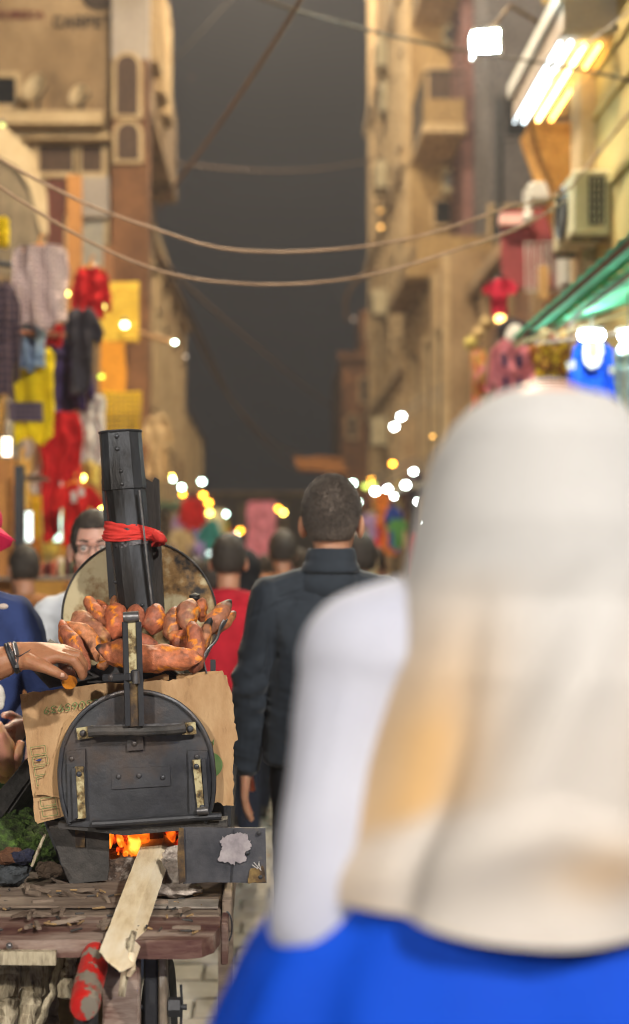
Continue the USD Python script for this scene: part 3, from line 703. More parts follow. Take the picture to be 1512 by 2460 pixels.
# red cloth tied round the chimney
def band_mesh(dz, hh, seed, dr):
    V, n, mm = [], 120, 12
    base = A(313, 1281, 3.48); R0 = 57.5 * 3.48 / FPX
    for i in range(n):
        t = 2 * math.pi * i / n
        pinch = max(0, math.cos(t - .1)) ** 4
        ex = 1.0 + .30 * pinch
        h2 = hh * (1 - .55 * pinch)
        for j in range(2 * mm):
            outer = j < mm; u = (j if outer else 2 * mm - 1 - j) / (mm - 1) * 2 - 1
            f = .0016 * math.sin(9 * u + 3 * t + seed) + .0014 * math.sin(4 * u - 5 * t + 2 * seed) + .0016 * (meshkit.noise(np.array([math.cos(t) * 5, math.sin(t) * 5 + seed, u * 2.5])) - .5)
            rr = R0 * ex + dr + (f + .0035 * math.sqrt(max(0, 1 - u * u)) if outer else -.001)
            zz = dz + h2 * u - .014 * math.cos(t - .2) * max(0, math.cos(t)) + .005 * math.sin(2 * t + seed) - .004 * math.sin(t)
            V.append(base + (rr * math.cos(t), rr * math.sin(t) * .94, zz))
    k2 = 2 * mm
    Fq = [[i * k2 + j, ((i + 1) % n) * k2 + j, ((i + 1) % n) * k2 + (j + 1) % k2, i * k2 + (j + 1) % k2] for i in range(n) for j in range(k2)]
    return tm((np.array(V), np.array(Fq)))
red_cloth = M('red_rag', lin(206, 52, 44), lin(190, 42, 40), scale=7, rough=.85, c3=lin(70, 34, 34), lo=.42, hi=.88, bump=.0015, bscale=90)
rag = thing('red_rag', 'red rag tied round the dark iron chimney', 'cloth', A(313, 1300, 3.42))
part(rag, 'cloth', cat_(band_mesh(.004, .0185, 1.0, .002), band_mesh(-.010, .0105, 2.6, .0055)), red_cloth)
part(rag, 'knot', wob(flesh(chain((A(374, 1284, 3.42), .010), (A(388, 1293, 3.41), .011), (A(396, 1297, 3.42), .006)), .004, 6), .002, 60), red_cloth)

# table boards
part(cart, 'table_board', wob(box((-.72, 2.98, TZ - .034), (-.105, 3.9, TZ), .004).subdivide().subdivide().subdivide(), .003, 9, 2), old_wood, smooth=25)
tb = [(-.80, 2.80), (-.17, 2.79), (-.135, 2.80), (-.113, 2.83), (-.105, 2.90), (-.105, 2.975), (-.80, 2.975)]
tbm = CrossSection([np.array(tb)]).extrude(.036).translate((0, 0, TZ - .038)).refine_to_length(.03)
part(cart, 'table_board', wob(tm(tbm), .004, 10, 6), maroon_wood, smooth=25, label='front board with flaking maroon paint and a rounded corner')
part(cart, 'table_edge_strip', bar((-.8, 2.788, TZ - .030), (-.42, 2.788, TZ - .034), .02, .026), log_wood, smooth=False)
part(cart, 'metal_strip', wob(box((-.70, 3.02, TZ + .004), (-.29, 3.10, TZ + .009)).subdivide().subdivide().subdivide(), .003, 8), old_wood, smooth=20)
part(cart, 'metal_strip', wob(box((-.255, 3.02, TZ + .004), (-.112, 3.085, TZ + .008)).subdivide().subdivide(), .001, 8), M('pale_tin', lin(190, 180, 168), lin(150, 140, 130), scale=20, rough=.4, metal=.5), smooth=20)
part(cart, 'end_block', wob(box((-.103, 2.93, TZ - .09), (-.088, 3.02, TZ - .004), .003).subdivide(), .002, 20), maroon_wood, smooth=20)
part(cart, 'wire_loop', tube([(-.093 + .012 * math.sin(t), 3.0, TZ + .0 - .03 + .032 * math.cos(t)) for t in np.linspace(0, math.pi, 14)], .002, 6), dark_steel)
part(cart, 'end_batten', box((-.103, 3.03, TZ - .05), (-.083, 3.85, TZ + .02), .003), old_wood, smooth=False)
part(cart, 'bolt_head', tm(Manifold.sphere(.007, 12).translate((A(22, 2273, 2.776)[0], 2.777, A(22, 2273, 2.776)[2]))), bright_steel)
part(cart, 'ash_heap', wob(ball((-.235, 3.2, TZ + .0), .06, 4, (1, 1, 1)), .012, 30).apply_transform(np.diag([1, 1, 1, 1])), ash) if False else None
ah = trimesh.creation.icosphere(4, 1); ah.apply_scale((.035, .05, .055)); ah.apply_translation(A(420, 2092, 3.24)); part(cart, 'ash_heap', wob(ah, .012, 45, 3), ash)
ah = trimesh.creation.icosphere(4, 1); ah.apply_scale((.06, .04, .012)); ah.apply_translation(A(424, 2138, 3.14)); part(cart, 'ash_heap', wob(ah, .006, 60, 4), ash)
# side plate: the firebox shutter swung out
part(cart, 'firebox_shutter', wob(plate([(436, 1988), (638, 1990), (641, 2122), (500, 2120), (440, 2124), (432, 2040)], 3.08, .004, .012), .002, 9, 5, (0, 1, 0)), M('shutter_iron', (.05, .052, .06), (.10, .10, .11), scale=9, rough=.42, c3=(.24, .19, .14), lo=.36, hi=.74, metal=.35, bump=.001, bscale=90), smooth=20)
pp = ragged([(545, 2008), (572, 1999), (596, 2010), (606, 2034), (590, 2050), (592, 2068), (560, 2076), (524, 2068), (532, 2040), (528, 2020)], 3, 2.0, 4)
part(cart, 'bare_patch', plate(pp, 3.0745, .0012), M('bare_zinc', lin(178, 170, 172), lin(150, 142, 146), scale=30, rough=.55, metal=.3, c3=lin(110, 104, 108), lo=.35, hi=.8), smooth=False, label='pale bare patch on the shutter')
part(cart, 'shutter_fold', plate([(430, 1990), (441, 1990), (446, 2118), (430, 2124), (426, 2050)], 3.072, .004), rusty, smooth=False)
part(cart, 'shutter_seam', bar(A(562, 1992, 3.076), A(556, 2120, 3.076), .0016, .0016), dark_steel, smooth=False)
for x, y in ((622, 2002), (594, 2050), (626, 2108)): part(cart, 'rivet', tm(Manifold.sphere(.005, 12).scale((1, .5, 1)).translate(tuple(map(float, A(x, y, 3.075))))), dark_steel)
scr = [A(x, y, 3.0735) for x, y in ((606, 2078), (620, 2088))], [A(x, y, 3.0735) for x, y in ((610, 2072), (628, 2092))], [A(x, y, 3.0735) for x, y in ((619, 2086), (623, 2070))], [A(x, y, 3.0735) for x, y in ((627, 2090), (622, 2072))]
part(cart, 'chalk_scratch', cat_(*[bar(a, b, .0014, .0012) for a, b in scr]), M('chalk', (.6, .58, .55), rough=.9), smooth=False)
part(cart, 'shutter_stain', plate(ragged([(600, 2092), (632, 2080), (640, 2120), (596, 2121)], 6, 2, 8), 3.0748, .001), rusty, smooth=False)
part(cart, 'shutter_hinge', tube([A(434, 2118, 3.09), A(436, 2100, 3.09)], .004, 8), dark_steel)

# the fire: embers, flames
embers = []
r2 = np.random.default_rng(5)
for k in range(46):
    x, y = r2.uniform(250, 440), r2.uniform(1995, 2092); Y = r2.uniform(3.36, 3.58)
    p = A(x, y, Y); d = r2.normal(0, 1, 3); d /= np.linalg.norm(d); L = r2.uniform(.02, .05)
    embers.append(wob(tm(Manifold.batch_hull([Manifold.sphere(.011, 8).translate(tuple(p - d * L)), Manifold.sphere(.013, 8).translate(tuple(p + d * L))])), .004, 60, k))
part(cart, 'embers', cat_(*embers), coal, smooth=False)
part(cart, 'ash_bed', wob(box((A(180, 0, 3.3)[0], 3.30, TZ), (A(520, 0, 3.3)[0], 3.6, TZ + .05)).subdivide().subdivide().subdivide().subdivide(), .012, 30), M('ash_bed', lin(110, 90, 76), lin(70, 56, 48), scale=40, rough=.95, c3=lin(150, 138, 128), bump=.006, bscale=80), smooth=30)
for (x, y, h, w, Y, s) in ((322, 2056, 80, 22, 3.31, .05), (345, 2040, 66, 20, 3.33, .12), (292, 2034, 52, 12, 3.32, -.08), (300, 2062, 44, 10, 3.33, .02), (265, 2040, 60, 9, 3.34, -.02), (412, 2024, 50, 14, 3.36, .05), (316, 2080, 34, 6, 3.32, -.05), (286, 2072, 34, 6, 3.33, -.05), (330, 2020, 40, 24, 3.36, .1)):
    kx = Y / FPX; n = 16; pts, rad = [], []
    for i, t in enumerate(np.linspace(0, 1, n)):
        pts.append(A(x + w * .5 * math.sin(3.1 * t + s * 40) * t + s * h * t, y - h * t, Y)); rad.append(max(.0004, w * kx * (math.sin(math.pi * min(1, t * .85 + .18)) ** 1.2) * (1 - t * .55)))
    part(cart, 'flame', wob(tube(pts, rad, 12), .006, 35, int(x)), flame_m, label='orange flame')

# cart legs and frame
part(cart, 'leg', box((A(246, 0, 2.82)[0], 2.82, 0), (A(335, 0, 2.82)[0], 2.86, TZ - .05), .004), maroon_wood, smooth=False, label='maroon painted timber leg')
part(cart, 'leg_bracket', plate([(276, 2298), (312, 2298), (312, 2334), (276, 2334)], 2.80, .018), dark_steel, smooth=False)
part(cart, 'leg_batten', box((A(336, 0, 2.9)[0], 2.9, .1), (A(343, 0, 2.9)[0] - .004, 2.93, TZ - .05)), old_wood, smooth=False) if False else None
part(cart, 'wheel_fork', box((A(345, 0, 2.86)[0], 2.86, .12), (A(379, 0, 2.86)[0], 2.90, TZ - .04), .004), dark_steel, smooth=False)
part(cart, 'wheel_fork', wob(box((A(380, 0, 2.86)[0] + .001, 2.855, .12), (A(402, 0, 2.86)[0], 2.895, TZ - .04), .003).subdivide().subdivide(), .0015, 20), M('worn_fork', lin(78, 70, 62), lin(130, 116, 100), scale=22, rough=.55, c3=lin(196, 190, 180), lo=.4, hi=.75, stretch=(1, 1, .3)), smooth=20)
ax = A(366, 2420, 2.875)
part(cart, 'axle', cyl(ax - (.06, 0, 0), ax + (.07, 0, 0), .006), dark_steel)
for dx, s in ((-.040, .017), (.045, .02)):
    part(cart, 'axle_nut', cyl(ax + (dx - .012, 0, 0), ax + (dx + .012, 0, 0), s, sides=6), dark_steel, smooth=False)
part(cart, 'axle_washer', cyl(ax - (.03, 0, 0), ax - (.026, 0, 0), .03), dark_steel)
part(cart, 'axle_tab', tube([ax + (.058, 0, .045), ax + (.060, 0, .01), ax + (.058, 0, -.04), ax + (.052, 0, -.07)], .003, 6), dark_steel)
# wheel behind the fork
wc = np.array([A(362, 0, 2.875)[0] - .004, 3.12, .31]);
tyre = tube([wc + (0, .28 * math.cos(t), .28 * math.sin(t)) for t in np.linspace(0, 6.2832, 48)[:-1]], .026, 10, True)
wh = part(cart, 'wheel', tyre, M('tyre_rubber', (.02, .02, .02), rough=.8), smooth=40)
part(wh, 'rim', tube([wc + (0, .25 * math.cos(t), .25 * math.sin(t)) for t in np.linspace(0, 6.2832, 48)[:-1]], .012, 8, True), bright_steel)
part(wh, 'hub', cyl(wc - (.04, 0, 0), wc + (.04, 0, 0), .025), dark_steel)
for k in range(14):
    t = k * 2 * math.pi / 14; part(wh, 'spoke', cyl(wc, wc + (0, .25 * math.cos(t), .25 * math.sin(t)), .0025, sides=6), bright_steel)
for x in (-.75, -.12):
    part(cart, 'leg', box((x - .02, 3.8, 0), (x + .02, 3.84, TZ - .04)), old_wood, smooth=False)
part(cart, 'lower_shelf', wob(box((-.8, 2.9, .30), (-.36, 3.8, .325)).subdivide().subdivide(), .003, 8), old_wood, smooth=20)
# red painted push handle
hm = tube(spline([A(232, 2290, 2.80), A(222, 2330, 2.74), A(210, 2378, 2.66), A(202, 2424, 2.585)], 20), np.r_[.026, np.linspace(.0275, .0285, 17), .0275, .024], 20)
part(cart, 'push_handle', wob(hm.subdivide(), .0025, 22, 3), red_paint, label='chipped red painted wooden push handle')
part(cart, 'handle_stub', cyl(A(208, 2424, 2.66), A(206, 2480, 2.62), .022), dark_steel)
part(cart, 'bent_nail', tube([A(244, 2262, 2.775), A(250, 2280, 2.76), A(262, 2296, 2.755)], .002, 6), dark_steel)

# cardboard sheets behind the door
cb = thing('cardboard_sheet', 'torn brown cardboard with green print and a tucked flap, left of the oven door', 'cardboard', A(150, 1980, 3.24))
lf = ragged([(47, 1669), (110, 1660), (200, 1648), (262, 1640), (304, 1642), (304, 1760), (262, 1850), (262, 1960), (152, 1962), (90, 1980), (84, 1974), (70, 1840), (56, 1740)], 14, .9, 2)
part(cb, 'sheet', wob(plate(lf, 3.235, .005, .02), .006, 7, 3, (0, 1, 0)), card_dirty, smooth=20)
fl2 = ragged([(168, 1720), (182, 1726), (190, 1740), (190, 1930), (130, 1915), (84, 1910), (108, 1862), (140, 1790), (150, 1745)], 7, 1.6, 5)
part(cb, 'torn_flap', wob(plate(fl2, 3.224, .004, .02), .003, 12, 5, (0, 1, 0)), card, smooth=20)
part(cb, 'folded_corner', plate([(50, 1688), (66, 1668), (70, 1670), (66, 1684), (54, 1692)], 3.228, .003), card, smooth=False)
tm1 = meshkit.text_mesh('223065939', .0165, .0006, False); v = np.array(tm1.vertices); v[:, :2] *= -1; v[:, :2] -= v[:, :2].min(0)
v[:, 0] *= (150 / FPX * 3.22) / v[:, 0].max(); a0 = A(104, 1718, 3.22); slope = math.tan(math.radians(9))
part(cb, 'printed_number', trimesh.Trimesh(np.stack([a0[0] + v[:, 0], 3.2255 + v[:, 2], a0[2] + v[:, 1] + v[:, 0] * slope], 1), tm1.faces[:, ::-1], process=False), green_ink, smooth=False, label='green number printed upside down')
ms = []
for k in range(7):
    if k == 4: continue
    x0, y0 = 73 + 4.6 * k, 1796 + 24.6 * k; w, hh = 35, 19
    if k == 3: w = 16
    if k == 2: w = 26
    c = [A(x0, y0, 3.2255), A(x0 + w, y0 - 5, 3.2255), A(x0 + w + 3, y0 - 5 + hh, 3.2255), A(x0 + 3, y0 + hh, 3.2255)]
    part(cb, 'printed_box', cat_(*[bar(c[i], c[(i + 1) % 4], .0012, .0012) for i in range(4) if not (k in (2, 3) and i == 1)]), green_ink, smooth=False)
part(cb, 'pen_mark', plate([(84, 1828), (93, 1824), (100, 1824), (99, 1828), (92, 1829)], 3.2245, .001), blue_ink, smooth=False)
cr = thing('cardboard_sheet', 'ragged brown cardboard with part of a green circle, right of the oven door', 'cardboard', A(500, 1940, 3.24))
rt = ragged([(345, 1638), (432, 1630), (534, 1619), (544, 1622), (558, 1668), (562, 1715), (572, 1778), (562, 1790), (560, 1840), (562, 1936), (512, 1930), (480, 1920), (440, 1700), (346, 1700)], 8, 1.8, 9)
part(cr, 'sheet', wob(plate(rt, 3.236, .005, .015), .005, 8, 6, (0, 1, 0)), card_dirty, smooth=20)
part(cr, 'top_flap', wob(plate(ragged([(424, 1622), (480, 1614), (534, 1611), (538, 1622), (480, 1628), (424, 1634)], 8, .8, 3), 3.244, .004, .02), .002, 12), card, smooth=20)
part(cr, 'top_flap', wob(plate(ragged([(346, 1634), (398, 1619), (406, 1622), (406, 1634), (346, 1642)], 8, .8, 4), 3.244, .004, .02), .002, 12), card, smooth=20)
part(cr, 'printed_circle', plate(arc(505, 1838, 30, -90, 90, 22), 3.2295, .001), green_ink, smooth=False)
part(cr, 'printed_letter', upright_text('H', .012, A(502, 1790, 3.23)[0], 3.2300, A(502, 1790, 3.23)[2], depth=.001), green_ink, smooth=False)

# plank in the fire
pl = thing('burning_plank', 'long pale plank sticking out of the fire and resting on the cart edge', 'plank', A(268, 2300, 2.7))
pf = [A(346, 2012, 3.36), A(398, 2006, 3.36)]; pn = [A(237, 2290, 2.69), A(292, 2302, 2.69)]
e0, e1 = np.array(pf[0]), np.array(pf[1]); n0, n1 = np.array(pn[0]), np.array(pn[1])
thd = np.array([.0, 0, -.030]) + np.array([.012, 0, 0])
Vp, Fp, nu, nv = [], [], 26, 9
rp = np.random.default_rng(3); notch = [-.004, .0, .012, .022, .030, .026, .014, .004, -.008]
for i in range(nu):
    for j in range(nv):
        u, v_ = i / (nu - 1), j / (nv - 1)
        p = (1 - u) * ((1 - v_) * e0 + v_ * e1) + u * ((1 - v_) * n0 + v_ * n1)
        if i == nu - 1: p = p + (n0 - e0) / np.linalg.norm(n0 - e0) * notch[j]
        Vp.append(p)
Vp = np.array(Vp); N = len(Vp); side_u = (e1 - e0) / np.linalg.norm(e1 - e0)
Vb = Vp + np.array([.022, .006, -.020])
q = lambda i, j: i * nv + j
Fq = [[q(i, j), q(i, j + 1), q(i + 1, j + 1), q(i + 1, j)] for i in range(nu - 1) for j in range(nv - 1)]
ring = [q(i, 0) for i in range(nu)] + [q(nu - 1, j) for j in range(1, nv)] + [q(i, nv - 1) for i in range(nu - 2, -1, -1)] + [q(0, j) for j in range(nv - 2, 0, -1)]
Fq += [[a + N, d + N, c + N, b + N] for a, b, c, d in list(Fq)] + [[a, a + N, b + N, b] for a, b in zip(ring, ring[1:] + ring[:1])]
pm = tm((np.vstack([Vp, Vb]), np.array(Fq))); pm.fix_normals()
part(pl, 'board', wob(pm.subdivide(), .0011, 30, 4), pale_wood, smooth=25)
part(pl, 'charred_end', wob(bar((e0 + e1) / 2 + (.0, .06, .012), (e0 + e1) / 2 + (-.004, -.02, .006), np.linalg.norm(e1 - e0) * .98, .03).subdivide().subdivide(), .004, 30), M('charred_wood', (.03, .02, .014), (.10, .05, .02), scale=20, rough=.8, bump=.004), smooth=25)
sp_ = thing('splinter_stick', 'thin splintered stick hanging beside the tip of the plank', 'stick', A(292, 2395, 2.72))
part(sp_, 'stick', wob(tube([A(322, 2240, 2.76), A(312, 2280, 2.74), A(302, 2330, 2.73), A(292, 2394, 2.72)], [.006, .008, .009, .007], 8).subdivide(), .002, 40), log_wood)
part(sp_, 'splinter', wob(tube([A(318, 2288, 2.72), A(316, 2330, 2.715), A(310, 2346, 2.715)], [.006, .008, .004], 7), .002, 50), pale_wood)

# firewood under the table
wd = [((30, 2300), (10, 2470), 26, 2.98, 'grey split log at the far left under the cart'), ((85, 2300), (70, 2480), 36, 3.0, 'broad pale split log under the cart'), ((128, 2290), (118, 2480), 22, 3.08, 'dark thick stick between the logs'),
      ((152, 2290), (96, 2470), 9, 2.94, 'thin slanting stick across the firewood'), ((170, 2290), (160, 2400), 17, 2.92, 'short splintered log beside the red handle'), ((-10, 2330), (60, 2350), 20, 3.1, 'log lying across behind the upright ones'), ((-10, 2390), (40, 2420), 22, 3.12, 'lower log lying across at the left edge')]
for k, (p, q_, w, Y, lb) in enumerate(wd):
    a, b_ = A(*p, Y), A(*q_, Y - .04); n = 12; kk = w / FPX * Y
    m = tube([a + (b_ - a) * t + np.array([rng.normal(0, .003), rng.normal(0, .003), 0]) for t in np.linspace(0, 1, n)], kk * (1 + .15 * np.sin(np.linspace(0, 5, n) + k)), 7 if k != 3 else 9).subdivide()
    o = obj('firewood_log', wob(m, .007, 18, k), log_wood if k != 2 else old_wood, lb, 'firewood', 'firewood stacked under the cart', smooth=25)
obj('sacking_heap', wob(ball(A(190, 2440, 3.3), .16, 4, (.75, .6, 1)), .03, 6, 4), M('sack', lin(110, 92, 62), lin(76, 62, 42), scale=8, rough=.95, bump=.004), 'brown sacking behind the red handle under the cart', 'sack')
ground_bags = None

# left end of the cart: trough, turf, rags
tr = thing('iron_trough', 'battered black metal trough leaning at the left of the cart', 'trough', A(40, 1960, 3.5))
for nm, qd in (('trough_side', [A(-40, 1945, 3.45), A(-20, 1990, 3.45), A(84, 1850, 3.5), A(70, 1818, 3.5)]), ('trough_bottom', [A(-20, 1990, 3.452), A(96, 1960, 3.6), A(110, 1900, 3.62), A(84, 1850, 3.502)])):
    q4 = [np.asarray(c) for c in qd]; nn = np.cross(q4[1] - q4[0], q4[3] - q4[0]); nn /= np.linalg.norm(nn)
    m = tm(Manifold.hull_points(np.array([c for c in q4] + [c + nn * .012 for c in q4])).refine_to_length(.02)); part(tr, nm, wob(m, .006, 16), sooty, smooth=25)
gr = trimesh.creation.icosphere(5, 1); gr.apply_scale((.13, .16, .07)); gr.apply_translation(A(40, 2015, 3.5))
obj('turf_heap', wob(wob(gr, .03, 12, 3), .012, 60, 5), M('turf', lin(92, 122, 48), lin(62, 82, 36), scale=40, rough=.95, c3=lin(40, 42, 26), bump=.01, bscale=120), 'green mossy heap lying on the cart left of the oven', 'turf')
gs = trimesh.creation.icosphere(4, 1); gs.apply_scale((.10, .08, .08)); gs.apply_translation(A(-6, 1912, 3.75))
obj('green_bag', wob(gs, .02, 9, 3), cloth('green', (96, 150, 96)), 'pale green bag behind the black trough', 'bag')
for k, (x, y, sx, sz, c, lb) in enumerate(((52, 2060, .026, .016, (44, 46, 66), 'crumpled dark blue rag on the cart left of the firebox'), (28, 2098, .040, .026, (72, 76, 80), 'grey sooty crumpled sheet on the cart corner'), (16, 2056, .030, .014, (104, 70, 50), 'brown rag above the grey crumpled sheet'), (118, 2092, .030, .018, (70, 56, 44), 'dark brown clod beside the firebox foot'))):
    g_ = trimesh.creation.icosphere(5, 1); g_.apply_scale((sx, .04, sz)); g_.apply_translation(A(x, y, 3.24))
    obj('rag' if k < 3 else 'clod', wob(wob(g_, .018, 22, k), .007, 70, k + 3), cloth('rag%d' % k, c, .5), lb, 'rag' if k < 3 else 'clod')
obj('twig', tube([A(76, 2082, 3.2), A(88, 2052, 3.2), A(108, 2006, 3.24)], [.003, .004, .003], 7), log_wood, 'thin upright twig leaning beside the firebox', 'twig')
chips = []
for k in range(70):
    x = rng.uniform(-.62, -.13); y = rng.choice([rng.uniform(2.82, 2.97), rng.uniform(3.0, 3.2)]); a = rng.uniform(0, 6.28); L = rng.uniform(.004, .014)
    c = np.array([x, y, TZ + .006]); d = np.array([math.cos(a), math.sin(a), 0]) * L
    chips.append(tm(Manifold.batch_hull([Manifold.sphere(.0028, 6).translate(tuple(c - d)), Manifold.sphere(.002, 6).translate(tuple(c + d))])))
scr2 = []
for k in range(26):
    x = rng.uniform(-.64, -.14); y = rng.uniform(2.83, 3.18); a = rng.uniform(0, 6.28); L = rng.uniform(.010, .034)
    c = np.array([x, y, TZ + .009]); d = np.array([math.cos(a), math.sin(a), rng.uniform(-.1, .2)]) * L
    scr2.append(wob(tm(Manifold.batch_hull([Manifold.cube((.012, .008, .007)).rotate((0, 0, 57 * a)).translate(tuple(c - d)), Manifold.cube((.006, .008, .004)).rotate((0, 20, 57 * a)).translate(tuple(c + d))]).refine_to_length(.008)), .003, 60, k))
obj('bark_scraps', cat_(*scr2), old_wood, 'broken bark and wood scraps littering the cart boards', 'wood scraps', kind='stuff')
obj('wood_chips', cat_(*chips[:45]), M('chips', lin(176, 146, 100), lin(110, 84, 60), scale=30, rough=.9), 'loose chips and crumbs scattered over the cart boards', 'wood chips', kind='stuff')
obj('charcoal_crumbs', wob(cat_(*chips[45:]).apply_transform(trimesh.transformations.translation_matrix((0, 0, .001))), .002, 60), sooty, 'black charcoal crumbs scattered over the cart boards', 'charcoal', kind='stuff')

# ------------------------------------------------------------------ sweet potatoes
SK = [np.array(lin(*c)) for c in ((180, 104, 68), (172, 94, 62), (158, 90, 64), (188, 124, 84), (152, 98, 72))]
OR = np.array(lin(236, 140, 26)); YB = np.array(lin(196, 150, 92)); CH = np.array([.012, .011, .011])


def potato(label, p, q, r, Y0, Y1=None, char=0.0, peel=.35, pale=0.0, fat=.5, seed=0, tip=(.35, .35)):
    Y1 = Y0 if Y1 is None else Y1
    a, b = A(*p, Y0), A(*q, Y1); R = r / FPX * (Y0 + Y1) / 2; L = np.linalg.norm(b - a)
    n = max(24, int(L / .0038)); sd = 40; rs = np.random.default_rng(seed)
    d = (b - a) / L; s = np.cross(d, (0, 1, .2)); s /= np.linalg.norm(s); w = np.cross(d, s)
    bend = rs.normal(0, .05, 2) * L; V, T, TH = [], [], []
    for i in range(n):
        t = i / (n - 1)
        q_ = (t / fat if t < fat else (1 - t) / (1 - fat)); q_ = min(1.0, max(0.0, q_)); prof = (1 - (1 - q_) ** (1.8 + .5 * (seed % 3))) ** .72 if 0 < t < 1 else .0
        e = tip[0] * (1 - t) + tip[1] * t
        prof = max(prof, 0.02) * (1 - .0) if 0 < t < 1 else .02
        prof = prof * (1 - .10 * math.sin(7 * t + seed) - .05 * math.sin(17 * t + 2 * seed))
        c = a + d * (t * L) + s * bend[0] * math.sin(math.pi * t) + w * bend[1] * math.sin(math.pi * t)
        for j in range(sd):
            th = 2 * math.pi * j / sd; V.append(c + R * prof * (math.cos(th) * s + math.sin(th) * w)); T.append(t); TH.append(th)
    V, T, TH = np.array(V), np.array(T), np.array(TH)
    V = V + (np.stack([meshkit.fbm(V * 30 + seed, 3, k + seed) for k in range(3)], 1) - .5) * R * .55
    Fc = []
    for i in range(n - 1):
        for j in range(sd):
            l = (j + 1) % sd; Fc += [[i * sd + j, i * sd + l, (i + 1) * sd + l], [i * sd + j, (i + 1) * sd + l, (i + 1) * sd + j]]
    Fc += [[0, j + 1, j] for j in range(1, sd - 1)] + [[(n - 1) * sd, (n - 1) * sd + j, (n - 1) * sd + j + 1] for j in range(1, sd - 1)]
    sm = lambda x, a_, b_: np.clip((x - a_) / (b_ - a_), 0, 1)[:, None]
    n1, n2 = meshkit.fbm(V * 38 + 9 * seed, 4, seed), meshkit.fbm(V * 90 + 3 * seed, 3, seed + 7)
    col = SK[seed % 5] * (0.55 + .9 * n2[:, None]); kk = sm(meshkit.fbm(V * 55 + seed, 3, seed + 31), .60, .70) * .7; col = col * (1 - kk) + np.array(lin(96, 58, 46)) * kk
    k = sm(n1, .56, .66) * pale; col = col * (1 - k) + YB * k
    crack = np.abs(np.sin(TH * 1.0 + seed) * .5 + (n1 - .5) * 1.4)
    k = sm(n1, .76 - .11 * peel, .775 - .10 * peel) * (peel > 0) * .75; col = col * (1 - k) + OR * k
    k = sm(.05 * peel - crack * .5 + .03, .0, .02) * sm(T, .15, .25) * (1 - sm(T, .75, .85)); col = col * (1 - k) + OR * .9 * k
    if char:
        k = sm(np.maximum(T * 0, .16 * char - T) + n2 * .10 * (T < .3 * char), .02, .08); col = col * (1 - k) + CH * k
    return obj('sweet_potato', trimesh.Trimesh(V, Fc, process=False), potato_m, label, 'sweet potato', 'roast sweet potatoes heaped on the cart', col=col)


P_ = potato
P_('roast sweet potato at the far left of the pile, half hidden behind its neighbours', (147, 1488), (172, 1578), 17, 3.34, 3.30, seed=1)
P_('slim sweet potato leaning at the front left of the pile just above the hand', (146, 1502), (214, 1612), 20, 3.30, 3.22, seed=2, peel=.25)
P_('curved sweet potato with an orange split second from the left front', (156, 1494), (234, 1590), 22, 3.35, 3.27, seed=3, peel=.6)
P_('fat peeling sweet potato lying left of the upright ones', (178, 1476), (254, 1546), 34, 3.42, 3.34, seed=4, peel=.5, pale=.7, fat=.55)
P_('sweet potato with a narrow neck pointing up at the upper left', (206, 1434), (256, 1502), 20, 3.5, 3.44, seed=5, peel=.5)
P_('small dull sweet potato tucked behind the narrow necked one', (232, 1440), (262, 1490), 14, 3.54, 3.5, seed=6, peel=0)
P_('upright glossy sweet potato left of the chimney foot', (280, 1448), (276, 1536), 27, 3.42, 3.36, seed=11, peel=.2)
P_('upright dull sweet potato just left of the iron strap top', (326, 1449), (324, 1524), 23, 3.40, 3.34, seed=7, peel=0)
P_('tip of a sweet potato peeping out beside the chimney foot', (276, 1430), (284, 1470), 12, 3.5, seed=8, peel=0)
P_('long sweet potato lying across the front behind the iron strap', (228, 1558), (487, 1580), 37, 3.23, 3.21, seed=10, peel=.3, fat=.52, char=.35)
P_('broken sweet potato end showing orange under the long one', (262, 1588), (232, 1606), 12, 3.26, seed=13, peel=1)
P_('rounded sweet potato right of the chimney foot', (380, 1450), (364, 1524), 27, 3.40, 3.36, seed=12, peel=.35, pale=.3)
P_('pale flaking sweet potato with a burnt patch right of the rounded one', (424, 1456), (406, 1536), 25, 3.39, 3.34, seed=14, peel=.5, pale=.9, char=.4)
P_('yellowish split sweet potato standing tall near the right of the pile', (460, 1440), (448, 1516), 27, 3.38, 3.33, seed=9, peel=.7, pale=1.0)
P_('brown sweet potato behind the tall split one', (486, 1436), (484, 1496), 20, 3.46, seed=15, peel=.2, pale=.5)
P_('charred stub on top of the pile', (468, 1424), (468, 1446), 13, 3.47, seed=16, peel=0, char=6)
P_('flattened sweet potato hanging down at the right front of the pile', (458, 1490), (466, 1618), 25, 3.30, 3.24, seed=17, peel=.45, fat=.62)
P_('sweet potato with a burnt flat top at the right of the pile', (508, 1484), (478, 1572), 19, 3.32, 3.28, seed=18, peel=.15, char=1.6)
P_('sweet potato with a torn orange skin pointing to the upper right', (554, 1438), (494, 1530), 22, 3.40, 3.34, seed=19, peel=.6, char=.9)
P_('narrow curled sweet potato end at the far right of the pile', (566, 1468), (514, 1524), 15, 3.42, 3.36, seed=20, peel=.3, pale=.6, char=.8)
P_('lower sweet potato filling the gap under the right pile', (400, 1520), (470, 1560), 24, 3.34, seed=21, peel=.3, pale=.5)
P_('sweet potato filling the middle of the pile behind the long one', (300, 1530), (380, 1552), 26, 3.36, seed=22, peel=.2)
P_('dark sweet potato low in the tray behind the hand', (188, 1560), (260, 1580), 20, 3.38, seed=23, peel=.1)
hp = thing('sweet_potato', 'cut sweet potato with a round orange face held in the hand', 'sweet potato', A(160, 1640, 3.13))
a, b_ = A(167, 1639, 3.10), A(152, 1592, 3.17)
